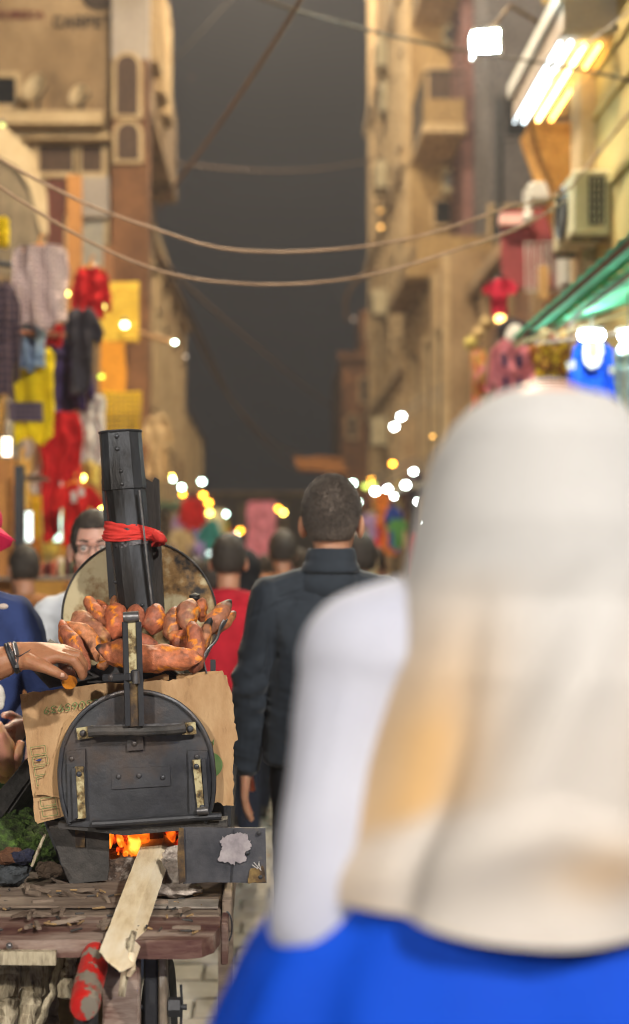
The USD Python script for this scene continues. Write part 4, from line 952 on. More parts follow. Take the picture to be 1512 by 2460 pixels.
part(hp, 'skin', wob(tube([a + (b_ - a) * t for t in np.linspace(0, 1, 12)], np.r_[.0165, .018, .0185, np.linspace(.0185, .013, 8), .006], 20), .003, 40), M('dark_skin', lin(110, 66, 50), lin(70, 46, 40), scale=40, rough=.5, bump=.002))
part(hp, 'cut_face', tube([a - (b_ - a) * .03, a + (b_ - a) * .02], .0168, 24), flesh_m)

# ------------------------------------------------------------------ clothes and stalls
def shape_pts(kind, n=1):
    if kind == 'tee': return [(.28, 0), (.72, 0), (.72, .58), (.74, .66), (.88, .55), (1.0, .70), (.78, .95), (.62, 1.0), (.5, .95), (.38, 1.0), (.22, .95), (0, .70), (.12, .55), (.26, .66), (.28, .58)]
    if kind == 'shirt': return [(.2, 0), (.8, .02), (.82, .6), (.88, .2), (1.0, .22), (.95, .8), (.8, .95), (.6, 1.0), (.5, .94), (.4, 1.0), (.2, .95), (.05, .8), (0, .2), (.12, .2), (.18, .6)]
    if kind == 'trousers': return [(.05, 0), (.42, 0), (.5, .62), (.58, 0), (.95, 0), (1, .9), (.9, 1), (.1, 1), (0, .9)]
    if kind == 'dress': return [(.1, 0), (.9, 0), (.78, .5), (.80, .66), (.92, .5), (1.0, .55), (.86, .9), (.62, 1.0), (.5, .95), (.38, 1.0), (.14, .9), (0, .55), (.08, .5), (.20, .66), (.22, .5)]
    return [(.03, 0), (.97, .02), (1, .95), (.9, 1), (.1, 1), (0, .95)]


def garment_mesh(kind, px0, py0, px1, py1, Y, th=.05, fold=.032, seed=0, yaw=0.0, flip=False):
    w, h = (px1 - px0) / FPX * Y, (py1 - py0) / FPX * Y
    P = np.array(shape_pts(kind)) * (w, h)
    if flip: P[:, 0] = w - P[:, 0]
    cs = CrossSection([P if not flip else P[::-1]], m3.FillRule.NonZero).offset(.012 * w, m3.JoinType.Round)
    m = to_wall(cs.extrude(th).refine_to_length(max(.02, w / 24)), 0)
    v = np.array(m.vertices)
    f = np.sin(v[:, 0] / w * 15 + 2.5 * meshkit.noise(v * 5, seed) * 2 + seed) * (1 - .5 * v[:, 2] / h)
    v[:, 1] += f * fold + (meshkit.fbm(v * (4 / max(w, .1)), 3, seed) - .5) * fold * 2
    v[:, 0] += (meshkit.fbm(v * 6, 2, seed + 5) - .5) * .12 * w
    v[:, 2] -= .05 * h * (v[:, 2] < .3 * h) * np.sin(v[:, 0] / w * 9 + seed)
    c, s = math.cos(yaw), math.sin(yaw); x = v[:, 0] - w / 2
    v = np.stack([x * c - v[:, 1] * s + w / 2, x * s + v[:, 1] * c, v[:, 2]], 1)
    return trimesh.Trimesh(v + (A(px0, py1, Y) * (1, 0, 1) + (0, Y, 0)), m.faces, process=False)


def garment(name, label, cat, kind, box4, Y, mat, hanger=False, group=None, yaw=0.0, seed=None, th=.05, extras=(), hmat=None, flip=False):
    seed = int(box4[0] + box4[1]) % 97 if seed is None else seed
    m = garment_mesh(kind, *box4, Y, th=th, seed=seed, yaw=yaw, flip=flip)
    c = A((box4[0] + box4[2]) / 2, box4[3], Y)
    t = thing(name, label, cat, c, group or ('clothes hanging on the left hand stalls' if box4[0] < 420 else 'clothes hanging on the right hand stalls' if box4[0] > 1000 else 'clothes hanging far down the street'))
    part(t, 'cloth', m, mat, smooth=40)
    if hanger:
        cx = (box4[0] + box4[2]) / 2; w = (box4[2] - box4[0]) * .3
        part(t, 'hanger', tube([A(cx - w, box4[1] + 12, Y + .02), A(cx, box4[1] - 6, Y + .02), A(cx + w, box4[1] + 12, Y + .02)], .01, 8), hmat or dark_steel)
        part(t, 'hook', tube([A(cx, box4[1] - 6, Y + .02), A(cx, box4[1] - 20, Y + .02), A(cx + 4, box4[1] - 26, Y + .02), A(cx + 8, box4[1] - 21, Y + .02)], .006, 7), hmat or dark_steel)
    for nm, poly, mt in extras:
        part(t, nm, plate(poly, Y - .035, .012, .05), mt, smooth=20)
    return t


plaid_pink = MP('plaid_pink', lin(228, 206, 198), lin(150, 120, 120), .034, .034, .005)
plaid_dark = MP('plaid_dark', lin(62, 54, 70), lin(120, 96, 96), .04, .045, .006)
plaid_dark2 = MP('plaid_dark2', lin(70, 62, 84), lin(118, 100, 104), .03, .03, .004)
yel = cloth('yellow', (236, 206, 10), .85); redc = cloth('red', (205, 30, 34), .7); red2 = cloth('red2', (214, 34, 30), .75)
chr_ = cloth('charcoal', (66, 62, 70), .7); pur = cloth('purple', (70, 54, 104), .7); lbl = cloth('lightblue', (150, 172, 200), .8)
wht = cloth('white', (214, 208, 198), .85); pnk = cloth('pink', (224, 130, 140), .8); blu = cloth('royal', (14, 84, 222), .75); navy = cloth('navy', (44, 48, 92), .7)
org_h = M('orange_plastic', lin(236, 150, 40), rough=.4)

YL = 9.0
garment('checked_shirt', 'pale pink checked child\'s shirt on an orange hanger high at the left', 'shirt', 'sheet', (32, 590, 158, 782), 8.6, plaid_pink, True, hmat=org_h)
garment('checked_shirt', 'dark purple checked shirt hanging at the left picture edge', 'shirt', 'shirt', (-40, 672, 48, 962), 8.4, plaid_dark)
garment('vest', 'light blue vest hanging in front of the yellow trousers', 'vest', 'sheet', (44, 742, 106, 886), 8.8, lbl, extras=())
garment('cap', 'bright red cap hanging beside the light blue vest', 'cap', 'sheet', (92, 778, 150, 830), 9.0, redc)
garment('yellow_shorts', 'bright yellow trousers with a dark checked pocket', 'trousers', 'sheet', (34, 838, 128, 1060), 8.9, yel, extras=[('pocket', [(18, 966), (102, 966), (104, 1012), (22, 1012)], plaid_dark2)])
garment('red_jacket', 'red hooded jacket at the top of the left hand clothes', 'jacket', 'shirt', (172, 640, 266, 770), 9.8, redc, True, hmat=org_h)
garment('dark_coat', 'charcoal grey coat hanging below the red hooded jacket', 'coat', 'tee', (146, 738, 246, 936), 9.4, chr_, th=.09)
garment('purple_jacket', 'purple jacket half behind the charcoal coat', 'jacket', 'shirt', (110, 806, 222, 992), 9.7, pur, th=.08)
garment('red_trousers', 'long red trousers hanging beneath the purple jacket', 'trousers', 'trousers', (96, 990, 196, 1290), 9.6, redc)
garment('white_shirt', 'off white cotton shirt beside the red trousers', 'shirt', 'sheet', (176, 948, 252, 1112), 9.9, wht)
garment('red_shirt', 'bright red long shirt with white print on a hanger, lowest of the left hand clothes', 'shirt', 'tee', (118, 1162, 244, 1312), 9.2, red2, True, hmat=org_h, extras=[('print', [(170, 1182), (182, 1180), (184, 1206), (172, 1208)], wht), ('print', [(188, 1172), (202, 1172), (202, 1192), (190, 1194)], wht)])
garment('white_shirt', 'white shirt hanging behind the yellow trousers', 'shirt', 'shirt', (-20, 950, 60, 1100), 9.3, wht)
garment('white_dress', 'long white cotton dress below the yellow trousers', 'dress', 'dress', (60, 1030, 130, 1180), 9.8, wht)
garment('yellow_scarf', 'thin yellow scarf at the left picture edge', 'scarf', 'sheet', (-14, 520, 18, 590), 8.2, yel)
garment('cream_robe', 'cream robe hanging far out past the chimney top', 'robe', 'dress', (342, 990, 416, 1150), 14, cloth('cream', (206, 178, 136), .8))
garment('purple_shirt', 'dark purple shirt low behind the plaid one', 'shirt', 'tee', (0, 760, 40, 880), 8.7, pur)

# hanging rails
for k, (p, q_, Yp, Yq, lb) in enumerate((((-30, 622), (150, 650), 8.55, 8.65, 'thin rail above the pale checked shirt'), ((-20, 790), (150, 802), 8.4, 9.0, 'orange brown rail behind the light blue vest'))):
    obj('clothes_rail', cyl(A(*p, Yp) + (0, .08, 0), A(*q_, Yq) + (0, .08, 0), .018), dark_steel if k == 0 else M('rail_brown', lin(150, 90, 60), rough=.6), lb, 'rail')
# yellow lit shop front behind the clothes
ys = thing('yellow_shop', 'yellow lit clothes shop with louvred boards and wire racks on the left', 'shop', (-1.9, 12.5, 0))
XS = -1.68
ysl = M('yellow_board', lin(226, 190, 60), lin(206, 164, 40), scale=5, rough=.6)
part(ys, 'back_wall', box((-1.76, 9.2, 0), (-1.752, 15.5, 2.75)), M('shop_yellow', lin(214, 170, 80), lin(190, 140, 60), scale=4, rough=.8), smooth=False)
for k in range(11):
    part(ys, 'louvre', bar(A(196, 690 + 12.5 * k, 12.5), A(332, 686 + 12.5 * k, 12.5), .02, .036), ysl, smooth=False)
part(ys, 'louvre_backing', plate([(196, 680), (334, 676), (334, 822), (196, 826)], 12.54, .02), ysl, smooth=False)
part(ys, 'louvre_post', box((-1.72, 12.0, 0), (-1.60, 12.1, 4.7)), M('rack_post', lin(176, 120, 60), rough=.7), smooth=False)
part(ys, 'louvre_post', box((-1.74, 14.8, 0), (-1.64, 14.9, 4.7)), M('rack_post2', lin(150, 100, 60), rough=.7), smooth=False)
def mesh_panel(par, name, p00, p10, p11, p01, nu, nv, r, mat):
    ms = []
    p00, p10, p11, p01 = (np.asarray(p, float) for p in (p00, p10, p11, p01))
    for i in range(nu + 1):
        t = i / nu; ms.append(bar(p00 + (p10 - p00) * t, p01 + (p11 - p01) * t, r))
    for j in range(nv + 1):
        t = j / nv; ms.append(bar(p00 + (p01 - p00) * t + (0, -.004, 0), p10 + (p11 - p10) * t + (0, -.004, 0), r))
    return part(par, name, cat_(*ms), mat, smooth=False)
mesh_panel(ys, 'wire_rack', A(246, 1040, 12), A(336, 1040, 12), A(336, 948, 12), A(246, 948, 12), 8, 8, .006, dark_steel)
mesh_panel(ys, 'wire_rack', A(-30, 960, 9.6), A(56, 960, 9.6), A(56, 680, 9.6), A(-30, 680, 9.6), 8, 22, .006, dark_steel)
for (x0, y0, x1, y1, c, nm) in ((246, 940, 340, 1046, (236, 190, 40), 'yellow_panel'), (240, 820, 300, 940, (222, 150, 50), 'orange_panel'), (150, 700, 200, 800, (216, 190, 60), 'yellow_panel')):
    part(ys, nm, wob(plate([(x0, y0), (x1, y0), (x1, y1), (x0, y1)], 12.08, .03, .1), .03, 4, x0), cloth(nm, c, .85), smooth=20)
# lower shelves with goods
sh = thing('goods_shelf', 'wooden stall shelf at the left edge crammed with yellow and orange goods', 'shelf', (-1.7, 8.6, 0))
part(sh, 'post', box((A(-6, 0, 8.2)[0], 8.2, 0), (A(28, 0, 8.2)[0], 8.28, A(0, 1104, 8.2)[2])), M('post_orange', lin(206, 140, 60), lin(180, 116, 50), rough=.6), smooth=False)
part(sh, 'post', box((A(34, 0, 8.0)[0], 8.0, 0), (A(56, 0, 8.0)[0], 8.06, A(0, 1118, 8.0)[2])), dark_steel, smooth=False)
part(sh, 'shelf_board', box((-1.72, 8.0, A(0, 1392, 8.4)[2]), (-.85, 8.7, A(0, 1384, 8.4)[2])), old_wood, smooth=False)
part(sh, 'shelf_board', box((-1.72, 8.3, A(0, 1150, 8.4)[2]), (-1.35, 8.7, A(0, 1144, 8.4)[2])), old_wood, smooth=False)
cols = [(236, 186, 40), (230, 150, 60), (214, 200, 150), (190, 60, 50), (120, 90, 150), (236, 214, 120), (90, 110, 90), (214, 120, 90), (150, 120, 90), (80, 70, 80), (226, 210, 190), (110, 60, 60)]
gm = [cloth('goods%d' % i, c, .8, rough=.5) for i, c in enumerate(cols)]
names = ['yellow', 'orange', 'cream', 'red', 'violet', 'straw', 'dull green', 'salmon', 'tan', 'dark grey', 'off white', 'maroon']
ORD = 'first second third fourth fifth sixth seventh eighth ninth tenth eleventh twelfth thirteenth fourteenth fifteenth sixteenth seventeenth eighteenth nineteenth twentieth twenty-first twenty-second twenty-third twenty-fourth'.split()
for k in range(24):
    x = -8 + k * 10.2; hh = rng.uniform(26, 52); w = rng.uniform(7, 10)
    i = int(rng.integers(12)); a_, b_ = A(x, 1386, 8.4), A(x + w, 1386 - hh, 8.4)
    obj('packet', box((a_[0], 8.36 + rng.uniform(0, .1), a_[2] + .002), (b_[0], 8.62, b_[2]), .008), gm[i], f'slim {names[i]} packet, {ORD[k]} from the left in the row on the left stall shelf', 'packet', 'slim goods standing on the left stall shelf', smooth=False)
hang = [(62, 1180, 100, 1290, 0, 'dress'), (100, 1210, 140, 1330, 5, 'sheet'), (150, 1220, 186, 1320, 0, 'sheet'), (64, 1290, 96, 1360, 1, 'sheet'), (186, 1290, 244, 1350, 0, 'sheet'), (100, 1330, 130, 1375, 2, 'sheet'), (204, 1196, 246, 1236, 5, 'tee'), (56, 1130, 92, 1190, 10, 'tee'), (206, 1080, 250, 1160, 5, 'tee')]
for k, (x0, y0, x1, y1, i, kd) in enumerate(hang):
    garment('hanging_bag', ['yellow dress hanging right of the black post', 'straw coloured sheet hanging left of the bright red shirt', 'yellow cloth hanging directly below the red trousers', 'orange cloth bundle low beside the black post', 'yellow cloths spread behind the person with glasses', 'cream cloth just above the shelf packets', 'straw coloured top right of the bright red shirt', 'off white top above the yellow dress', 'straw coloured top above the printed red shirt'][k], 'cloth', kd, (x0, y0, x1, y1), 10.4, gm[i], seed=k)

# --- right hand stalls
tin = M('corrugated_green', lin(120, 206, 166), lin(96, 186, 142), scale=3, rough=.9, spec=.1, c3=lin(160, 200, 160), lo=.3, hi=.8)
def awning(label, X0, Z0, X1, Z1, Y0, Y1, n):
    t = thing('green_awning', label, 'awning', (X1, Y0, Z0))
    W = (Y1 - Y0); dirv = np.array([X0 - X1, 0, Z0 - Z1]); nrm = np.cross((0, 1, 0), dirv); nrm /= np.linalg.norm(nrm)
    V, Fq = [], []
    for i in range(n + 1):
        y = Y0 + W * i / n; o = nrm * .006 * math.sin(i * math.pi / 2.0)
        V += [np.array([X1, y, Z1]) + o, np.array([X0, y, Z0]) + o, np.array([X1, y, Z1]) + o + nrm * .004, np.array([X0, y, Z0]) + o + nrm * .004]
    for i in range(n):
        a_, b_ = 4 * i, 4 * i + 4
        Fq += [[a_, a_ + 1, b_ + 1, b_], [a_ + 2, b_ + 2, b_ + 3, a_ + 3], [a_ + 1, a_ + 3, b_ + 3, b_ + 1], [a_, b_, b_ + 2, a_ + 2]]
    part(t, 'sheet', tm((np.array(V), np.array(Fq))), tin, smooth=40)
    for f in (.97,):
        p = np.array([X1, 0, Z1]) + dirv * f - nrm * .026
        part(t, 'batten', bar(p + (0, Y0 + .02, 0), p + (0, Y1 - .02, 0), .018, .018), M('batten%d%d' % (int(X0 * 100), int(f * 100)), lin(150, 108, 74), lin(120, 84, 56), rough=.8), smooth=False)
    for y in (Y0 + .06, Y1 - .06):
        part(t, 'rafter', bar(np.array([X1, y, Z1 - .05]), np.array([X0, y, Z0 - .05]), .02), M('rafter%d%d' % (int(X0 * 100), int(y * 10)), lin(176, 150, 110), rough=.8), smooth=False)
    return t
awning('outer sheet of the green corrugated awning over the right hand stall', 1.46, 2.80, 1.74, 2.905, 5.7, 8.6, 60)
awning('inner paler sheet of the green awning against the yellow wall', 1.70, 2.86, 2.2, 3.02, 5.7, 8.62, 58)

ac_unit('air conditioner with round fan above the green awning at the right edge', (1.97, 9.25, A(0, 590, 9.6)[2]), (2.215, 9.9, A(0, 440, 9.6)[2]))
obj('white_pillar_box', box((A(1345, 0, 10.4)[0], 10.25, A(0, 690, 10.4)[2]), (A(1372, 0, 10.4)[0], 10.5, A(0, 472, 10.4)[2]), .01), white_plastic, 'narrow white lit box upright left of the air conditioner', 'sign box', smooth=False)
wb = thing('white_sign_box', 'white sign box with a round knob over the maroon board', 'sign box', A(1300, 530, 11.4))
part(wb, 'casing', box((A(1266, 0, 11.4)[0], 11.3, A(0, 486, 11.4)[2]), (A(1346, 0, 11.4)[0], 11.6, A(0, 442, 11.4)[2]), .02), white_plastic, smooth=False)
part(wb, 'stem', cyl(A(1270, 480, 11.35), A(1270, 530, 11.35), .03), white_plastic)
part(wb, 'knob', ball(A(1270, 522, 11.34), .05), white_plastic)
mb = thing('maroon_board', 'maroon shop board with a pale pink strip across its top', 'sign board', A(1270, 690, 11.8))
part(mb, 'board', plate([(1206, 506), (1345, 498), (1345, 690), (1206, 690)], 11.8, .06), M('maroon_board', lin(150, 62, 66), lin(124, 50, 54), scale=3, rough=.7), smooth=False)
part(mb, 'strip', box((A(1202, 0, 11.7)[0], 11.7, A(0, 538, 11.7)[2]), (A(1272, 0, 11.7)[0], 11.79, A(0, 512, 11.7)[2])), cloth('pale_pink', (236, 190, 184), .9), smooth=False)
wr = thing('wire_rack', 'wire grid rack standing in front of the maroon board', 'rack', A(1300, 700, 11.4))
mesh_panel(wr, 'grid', A(1264, 700, 11.4), A(1350, 700, 11.4), A(1350, 582, 11.4), A(1262, 582, 11.4), 6, 7, .008, white_plastic)
part(wr, 'post', bar(A(1306, 720, 11.35), A(1306, 640, 11.35), .07), M('tan_post', lin(196, 156, 100), rough=.8), smooth=False)

garment('crimson_shirt', 'crimson T shirt hanging out over the right hand stalls', 'shirt', 'tee', (1160, 668, 1246, 756), 10.6, cloth('crimson', (206, 40, 70), .8), True)
garment('pink_dress', 'pink dress with dark embroidery hanging on the right', 'dress', 'dress', (1166, 812, 1292, 1080), 10.0, pnk, extras=[('embroidery', [(1206, 850), (1218, 850), (1220, 880), (1208, 880)], navy), ('embroidery', [(1242, 852), (1254, 850), (1254, 882), (1244, 882)], navy), ('embroidery', [(1212, 905), (1220, 905), (1220, 940), (1212, 940)], pur), ('embroidery', [(1246, 905), (1254, 905), (1254, 940), (1246, 940)], pur)])
garment('yellow_blouse', 'yellow patterned blouse with a white beaded lower half', 'blouse', 'sheet', (1290, 826, 1366, 980), 9.8, M('yellow_print', lin(240, 206, 30), lin(150, 96, 20), scale=22, rough=.8, lo=.42, hi=.5, detail=2), extras=[('beaded_panel', [(1290, 905), (1366, 902), (1368, 968), (1290, 972)], MP('beads', lin(206, 200, 196), lin(70, 66, 66), .03, .03, .008))])
garment('brown_blouse', 'brown orange blouse between the pink dress and the yellow blouse', 'blouse', 'sheet', (1274, 830, 1300, 960), 10.1, cloth('brown_orange', (176, 106, 30), .8))
bd = garment('blue_dress', 'royal blue tunic with a cream embroidered bib', 'tunic', 'dress', (1364, 800, 1488, 1150), 8.62, blu)
ut = [(1404 + 0, 806), (1446, 806), (1450, 850), (1440, 878), (1425, 886), (1410, 878), (1401, 850)]
part(bd, 'bib', plate(ragged(ut, 5, 1.2, 2), 8.56, .012, .05), cloth('bib', (214, 206, 196), .9), smooth=20)
part(bd, 'bib_middle', plate([(1414, 806), (1437, 806), (1437, 852), (1426, 862), (1415, 852)], 8.552, .006), cloth('bibmid', (196, 176, 110), .9), smooth=False)
for k, (x, y) in enumerate(((1372, 880), (1474, 890))):
    part(bd, 'cuff', plate([(x - 10, y - 12), (x + 12, y - 16), (x + 12, y + 6), (x - 8, y + 10)], 8.56, .012), MP('cuff%d' % k, lin(206, 196, 190), lin(60, 60, 80), .02, .02, .004), smooth=False)
garment('striped_robe', 'long pale blue striped robe at the right picture edge', 'robe', 'sheet', (1484, 826, 1560, 1060), 7.9, MP('blue_stripe', lin(186, 204, 216), lin(206, 196, 170), .05, 9.0, .008))
garment('pale_pink_sheet', 'pale pink cloth hanging below the striped robe', 'cloth', 'sheet', (1486, 1056, 1560, 1330), 7.95, cloth('palepink2', (226, 196, 206), .9))
garment('scarf_bundle', 'bundle of multicoloured scarves at the left end of the right hand stalls', 'scarf', 'sheet', (1134, 838, 1166, 990), 12.2, M('scarves', lin(214, 60, 60), lin(216, 206, 90), scale=14, rough=.8, c3=lin(214, 120, 160), lo=.42, hi=.58, stretch=(3, 1, .5)))
for k, (x, y, r, c, lb) in enumerate(((1132, 824, 17, (206, 190, 110), 'lowest yellow straw hat'), (1150, 800, 16, (206, 180, 130), 'middle cream straw hat'), (1168, 776, 17, (190, 166, 120), 'topmost tan straw hat'))):
    h = thing('straw_hat', lb + ' stacked on the pole above the coloured scarves', 'hat', A(x, y + r, 12))
    part(h, 'brim', ball(A(x, y, 12), r / FPX * 12, 2, (1, 1, 1)).apply_transform(np.eye(4)) if False else tm(Manifold.sphere(r / FPX * 12, 20).scale((1, .35, 1)).translate(tuple(A(x, y, 12)))), cloth('straw%d' % k, c, .8))
    part(h, 'crown', tm(Manifold.sphere(r / FPX * 7, 20).translate(tuple(A(x, y, 11.95)))), cloth('straw%d' % k, c, .8))
obj('white_bag', wob(tm(Manifold.sphere(.075, 30).scale((1, .8, 1.3)).refine_to_length(.03).translate(tuple(A(1238, 812, 10.2)))), .02, 9), wht, 'round white bag hanging between the green awning and the crimson shirt', 'bag')
obj('black_lace', wob(tm(Manifold.sphere(.12, 30).scale((1.2, .5, .9)).refine_to_length(.03).translate(tuple(A(1240, 800, 10.6)))), .05, 9), chr_, 'black lace shawl behind the round white bag', 'shawl')
for k, (x0, x1, y0, y1, i, lb) in enumerate(((1296, 1320, 790, 826, 2, 'cream cap on the rail above the yellow blouse'), (1326, 1342, 786, 828, 3, 'red cap on the rail above the yellow blouse'), (1344, 1362, 790, 828, 0, 'yellow cap on the rail beside the red one'))):
    obj('cap', wob(tm(Manifold.sphere(1, 24).scale(((x1 - x0) / 2 / FPX * 9.9, .05, (y1 - y0) / 2 / FPX * 9.9)).refine_to_length(.03).translate(tuple(A((x0 + x1) / 2, (y0 + y1) / 2, 9.9)))), .015, 12), gm[i], lb, 'cap')
obj('stall_rail', cyl(A(1290, 826, 9.95), A(1500, 800, 8.9), .014), white_plastic, 'pale rail carrying the dresses on the right', 'rail')
obj('grey_board', plate([(1372, 770), (1512, 735), (1512, 765), (1372, 800)], 9.9, .05), cloth('pale_grey', (200, 206, 206), .9), 'pale grey board under the green awning behind the shop lamps', 'board')
rs_ = thing('right_stall', 'dark timber stall front carrying the clothes on the right', 'stall', (2.2, 10.5, 0))
part(rs_, 'back_board', box((2.2, 8.0, 0), (2.212, 12.6, 2.72)), M('stall_back', lin(96, 84, 76), lin(70, 62, 58), scale=6, rough=.8), smooth=False)
part(rs_, 'post', box((1.95, 12.3, 0), (2.03, 12.4, 3.4)), old_wood, smooth=False)
part(rs_, 'side_wall', box((2.0, 12.42, 0), (3.2, 12.5, 3.0)), M('stall_side', lin(120, 92, 70), lin(96, 74, 56), scale=6, rough=.8), smooth=False)
part(rs_, 'counter', box((1.5, 8.3, .0), (2.14, 11.8, .85)), old_wood, smooth=False)

# ------------------------------------------------------------------ lamps
def lamp(label, x, y, Y, rpx, mat, cat='lamp', name='shop_lamp', arm=None, flat=.8):
    c = A(x, y, Y); r = rpx * .78 / FPX * Y
    t = thing(name, label, cat, c + (0, 0, -r), 'lamps along the market street')
    part(t, 'bulb', tm(Manifold.sphere(r, 16).scale((1, 1, flat)).translate(tuple(c))), mat)
    part(t, 'cap', cyl(c + (0, 0, r * flat * .8), c + (0, 0, r * 2.0), r * .55), lampcase)
    if arm is not None: part(t, 'arm', tube([c + (0, 0, r * 1.9), np.asarray(arm, float)], max(.008, r * .18), 6), lampcase)
    return t


LMPS = [
    (391, 1137, 17, 6.0, cool2, 'green white lamp nearest the chimney top on the left row', -2.0), (437, 1170, 20, 6.5, cool2, 'green tinted lamp second in the left row of lamps', -2.0),
    (460, 1207, 23, 8, cool, 'bright white lamp third in the left row of lamps', -2.0), (489, 1241, 26, 8, cool, 'left of two touching white lamps past the oven', -2.0),
    (517, 1243, 27, 9, cool, 'right of two touching white lamps past the oven', -2.0), (512, 1232, 27.5, 6, yellow, 'yellow lamp just above the two touching white ones', -2.0),
    (457, 1272, 22, 8, cool, 'white lamp hanging lowest in the left row', -2.0), (577, 1275, 38, 6.5, amber, 'amber lamp low left of the pink clothes', None), (668, 1222, 34, 7, amber, 'amber lamp at the top right of the pink clothes', None),
    (681, 1231, 36, 6, yellow, 'greenish yellow lamp behind the right amber one', None), (503, 1329, 18, 7, ML('dim_white', (.8, .95, .9), 3.0), 'dim white lamp over the heads left of the red top', None),
    (420, 822, 14, 5, cool2, 'green white lamp at the end of the rod from the yellow shop', None), (446, 856, 15, 4.5, ML('dim_warm', (1.0, .8, .6), 1.3), 'dim warm lamp beyond the rod lamp', None),
    (965, 1000, 22, 8, cool, 'upper of the two white lamps by the ochre building', 2.7), (948, 1025, 22, 8, cool, 'lower of the two white lamps by the ochre building', 2.7),
    (994, 1133, 17, 7, cool, 'white lamp against the pale scarf edge', 2.4), (975, 1165, 17, 9, cool, 'large white lamp right of the dark jacketed person\'s head', 2.4), (932, 1175, 22, 7, cool, 'white lamp just right of the dark jacketed person\'s head', 2.6),
    (902, 1180, 24, 8, cool, 'white lamp among yellow ones beside the cropped head', 2.6), (880, 1168, 25, 9, ML('lime_lamp', (.8, 1.0, .16), 3.2), 'left lime yellow lamp beside the cropped head', 2.6), (897, 1165, 25.5, 9, ML('lime_lamp2', (.8, 1.0, .16), 3.2), 'right lime yellow lamp beside the cropped head', 2.6),
    (908, 1186, 26, 6, amber, 'small orange lamp under the white one beside the cropped head', None),
    (915, 545, 33.4, 6, ML('dim_amber', (1.0, .5, .12), 5.0), 'lower of two small orange lights on the ochre building corner', None), (915, 505, 33.6, 6, ML('dim_amber2', (1.0, .5, .12), 2.4), 'upper of two small orange lights on the ochre building corner', None),
    (850, 766, 40, 5, ML('dim_pend', (1.0, .7, .5), .9), 'dim round lamp hanging before the far tower', None), (460, 186, 30, 4, ML('dim_sky1', (1.0, .6, .4), .35), 'faint lamp high against the sky', None),
    (1040, 1048, 14, 5, ML('orange_glow', (1.0, .5, .1), 6.0), 'orange glowing lamp by the edge of the pale scarf', None),
]
for (x, y, Y, r, m_, lb, wx) in LMPS:
    c = A(x, y, Y)
    lamp(lb, x, y, Y, r, m_, arm=None if wx is None else (wx, Y + .1, c[2] + .5))
# LED lamps under the awning, one of them added, and vertical tube lamps on the left
for (x, y, w, Y, lb) in ((1422, 805, 31, 8.3, 'long white LED lamp over the blue tunic'), (1512, 806, 24, 7.9, 'white LED lamp cut by the right picture edge'), (1640, 740, 30, 6.8, 'added white LED lamp out of view under the near end of the green awning')):  # the third lamp is added out of view to brighten the awning
    c = A(x, y, Y); r = .028; L = w / FPX * Y
    t = thing('led_lamp', lb, 'lamp', c)
    part(t, 'tube', flesh(chain((c - (L - r, 0, 0), r), (c + (L - r, 0, 0), r)), .02, 0), ML('led%d' % x, (.86, 1.0, .97), 110))
    part(t, 'mount', box(c + (-L, .0, .03), c + (L, .06, .045)), lampcase, smooth=False); part(t, 'cord', cyl(c + (0, 0, .045), c + (0, 0, .35), .006), lampcase)
for (x, y0, y1, Y, m_, lb) in ((139, 1120, 1300, 10.2, ML('tube_green', (.7, 1.0, .80), 2.6), 'upright greenish tube lamp between the red trousers and the black post'), (16, 1052, 1096, 8.6, ML('tube_w', (1.0, .86, .66), 5), 'short warm tube lamp at the left edge above the wooden post'), (68, 1230, 1300, 10.2, ML('tube_w2', (.85, 1.0, .95), 2.6), 'short white tube lamp right of the black post')):
    t = thing('tube_lamp', lb, 'lamp', A(x, y1, Y))
    part(t, 'tube', cyl(A(x, y0, Y), A(x, y1, Y), .026), m_); part(t, 'cap', cyl(A(x, y0 - 5, Y), A(x, y0, Y), .028), lampcase); part(t, 'cap', cyl(A(x, y1, Y), A(x, y1 + 5, Y), .028), lampcase)
for (x, y, Y, r, m_, lb) in ((196, 1148, 10, 12, yellow, 'yellow lamp above the collar of the bright red shirt'), (228, 1108, 10.8, 16, ML('big_yellow', (1.0, .85, .3), 4), 'large yellow globe left of the chimney top'), (222, 1212, 10.6, 10, ML('white_g', (.95, .95, 1.0), 8), 'small white globe right of the bright red shirt'), (175, 1150, 10.1, 9, amber, 'orange lamp beside the yellow one over the red shirt'), (240, 1222, 10.7, 9, yellow, 'yellow globe above the head of the person with glasses'), (262, 1012, 12.2, 22, ML('shop_yl', (1.0, .72, .12), 6), 'wide yellow lamp under the wire rack'), (318, 1030, 12.3, 20, ML('shop_yl2', (1.0, .66, .10), 6), 'yellow lamp hidden behind the chimney top'), (300, 780, 12.4, 12, ML('shop_yl3', (1.0, .9, .5), 9), 'pale yellow lamp in front of the louvred boards'), (255, 735, 11.6, 9, ML('shop_yl4', (1.0, .85, .2), 10), 'small yellow lamp under the red hooded jacket'), (160, 705, 11.5, 9, ML('shop_yl5', (1.0, .9, .2), 8), 'small lemon lamp left of the red hooded jacket'), (120, 1270, 10.6, 12, ML('shop_or', (1.0, .6, .2), 5), 'orange globe among the yellow cloths'), (6, 300, 8.6, 9, ML('lemon', (.9, 1.0, .3), 1.5), 'lemon lamp at the left edge beside the canvas screen'), (1202, 765, 11.4, 16, ML('right_or', (1.0, .6, .16), 7), 'orange glowing lamp directly under the crimson shirt'), (245, 905, 12.1, 10, ML('limeg', (.75, 1.0, .1), 3), 'lime lamp right of the charcoal coat')):
    lamp(lb, x, y, Y, r, m_, name='globe_lamp')
t = thing('lamp_rod', 'thin rod reaching out from the yellow shop with a lamp at its tip', 'rod', A(380, 815, 14.1))
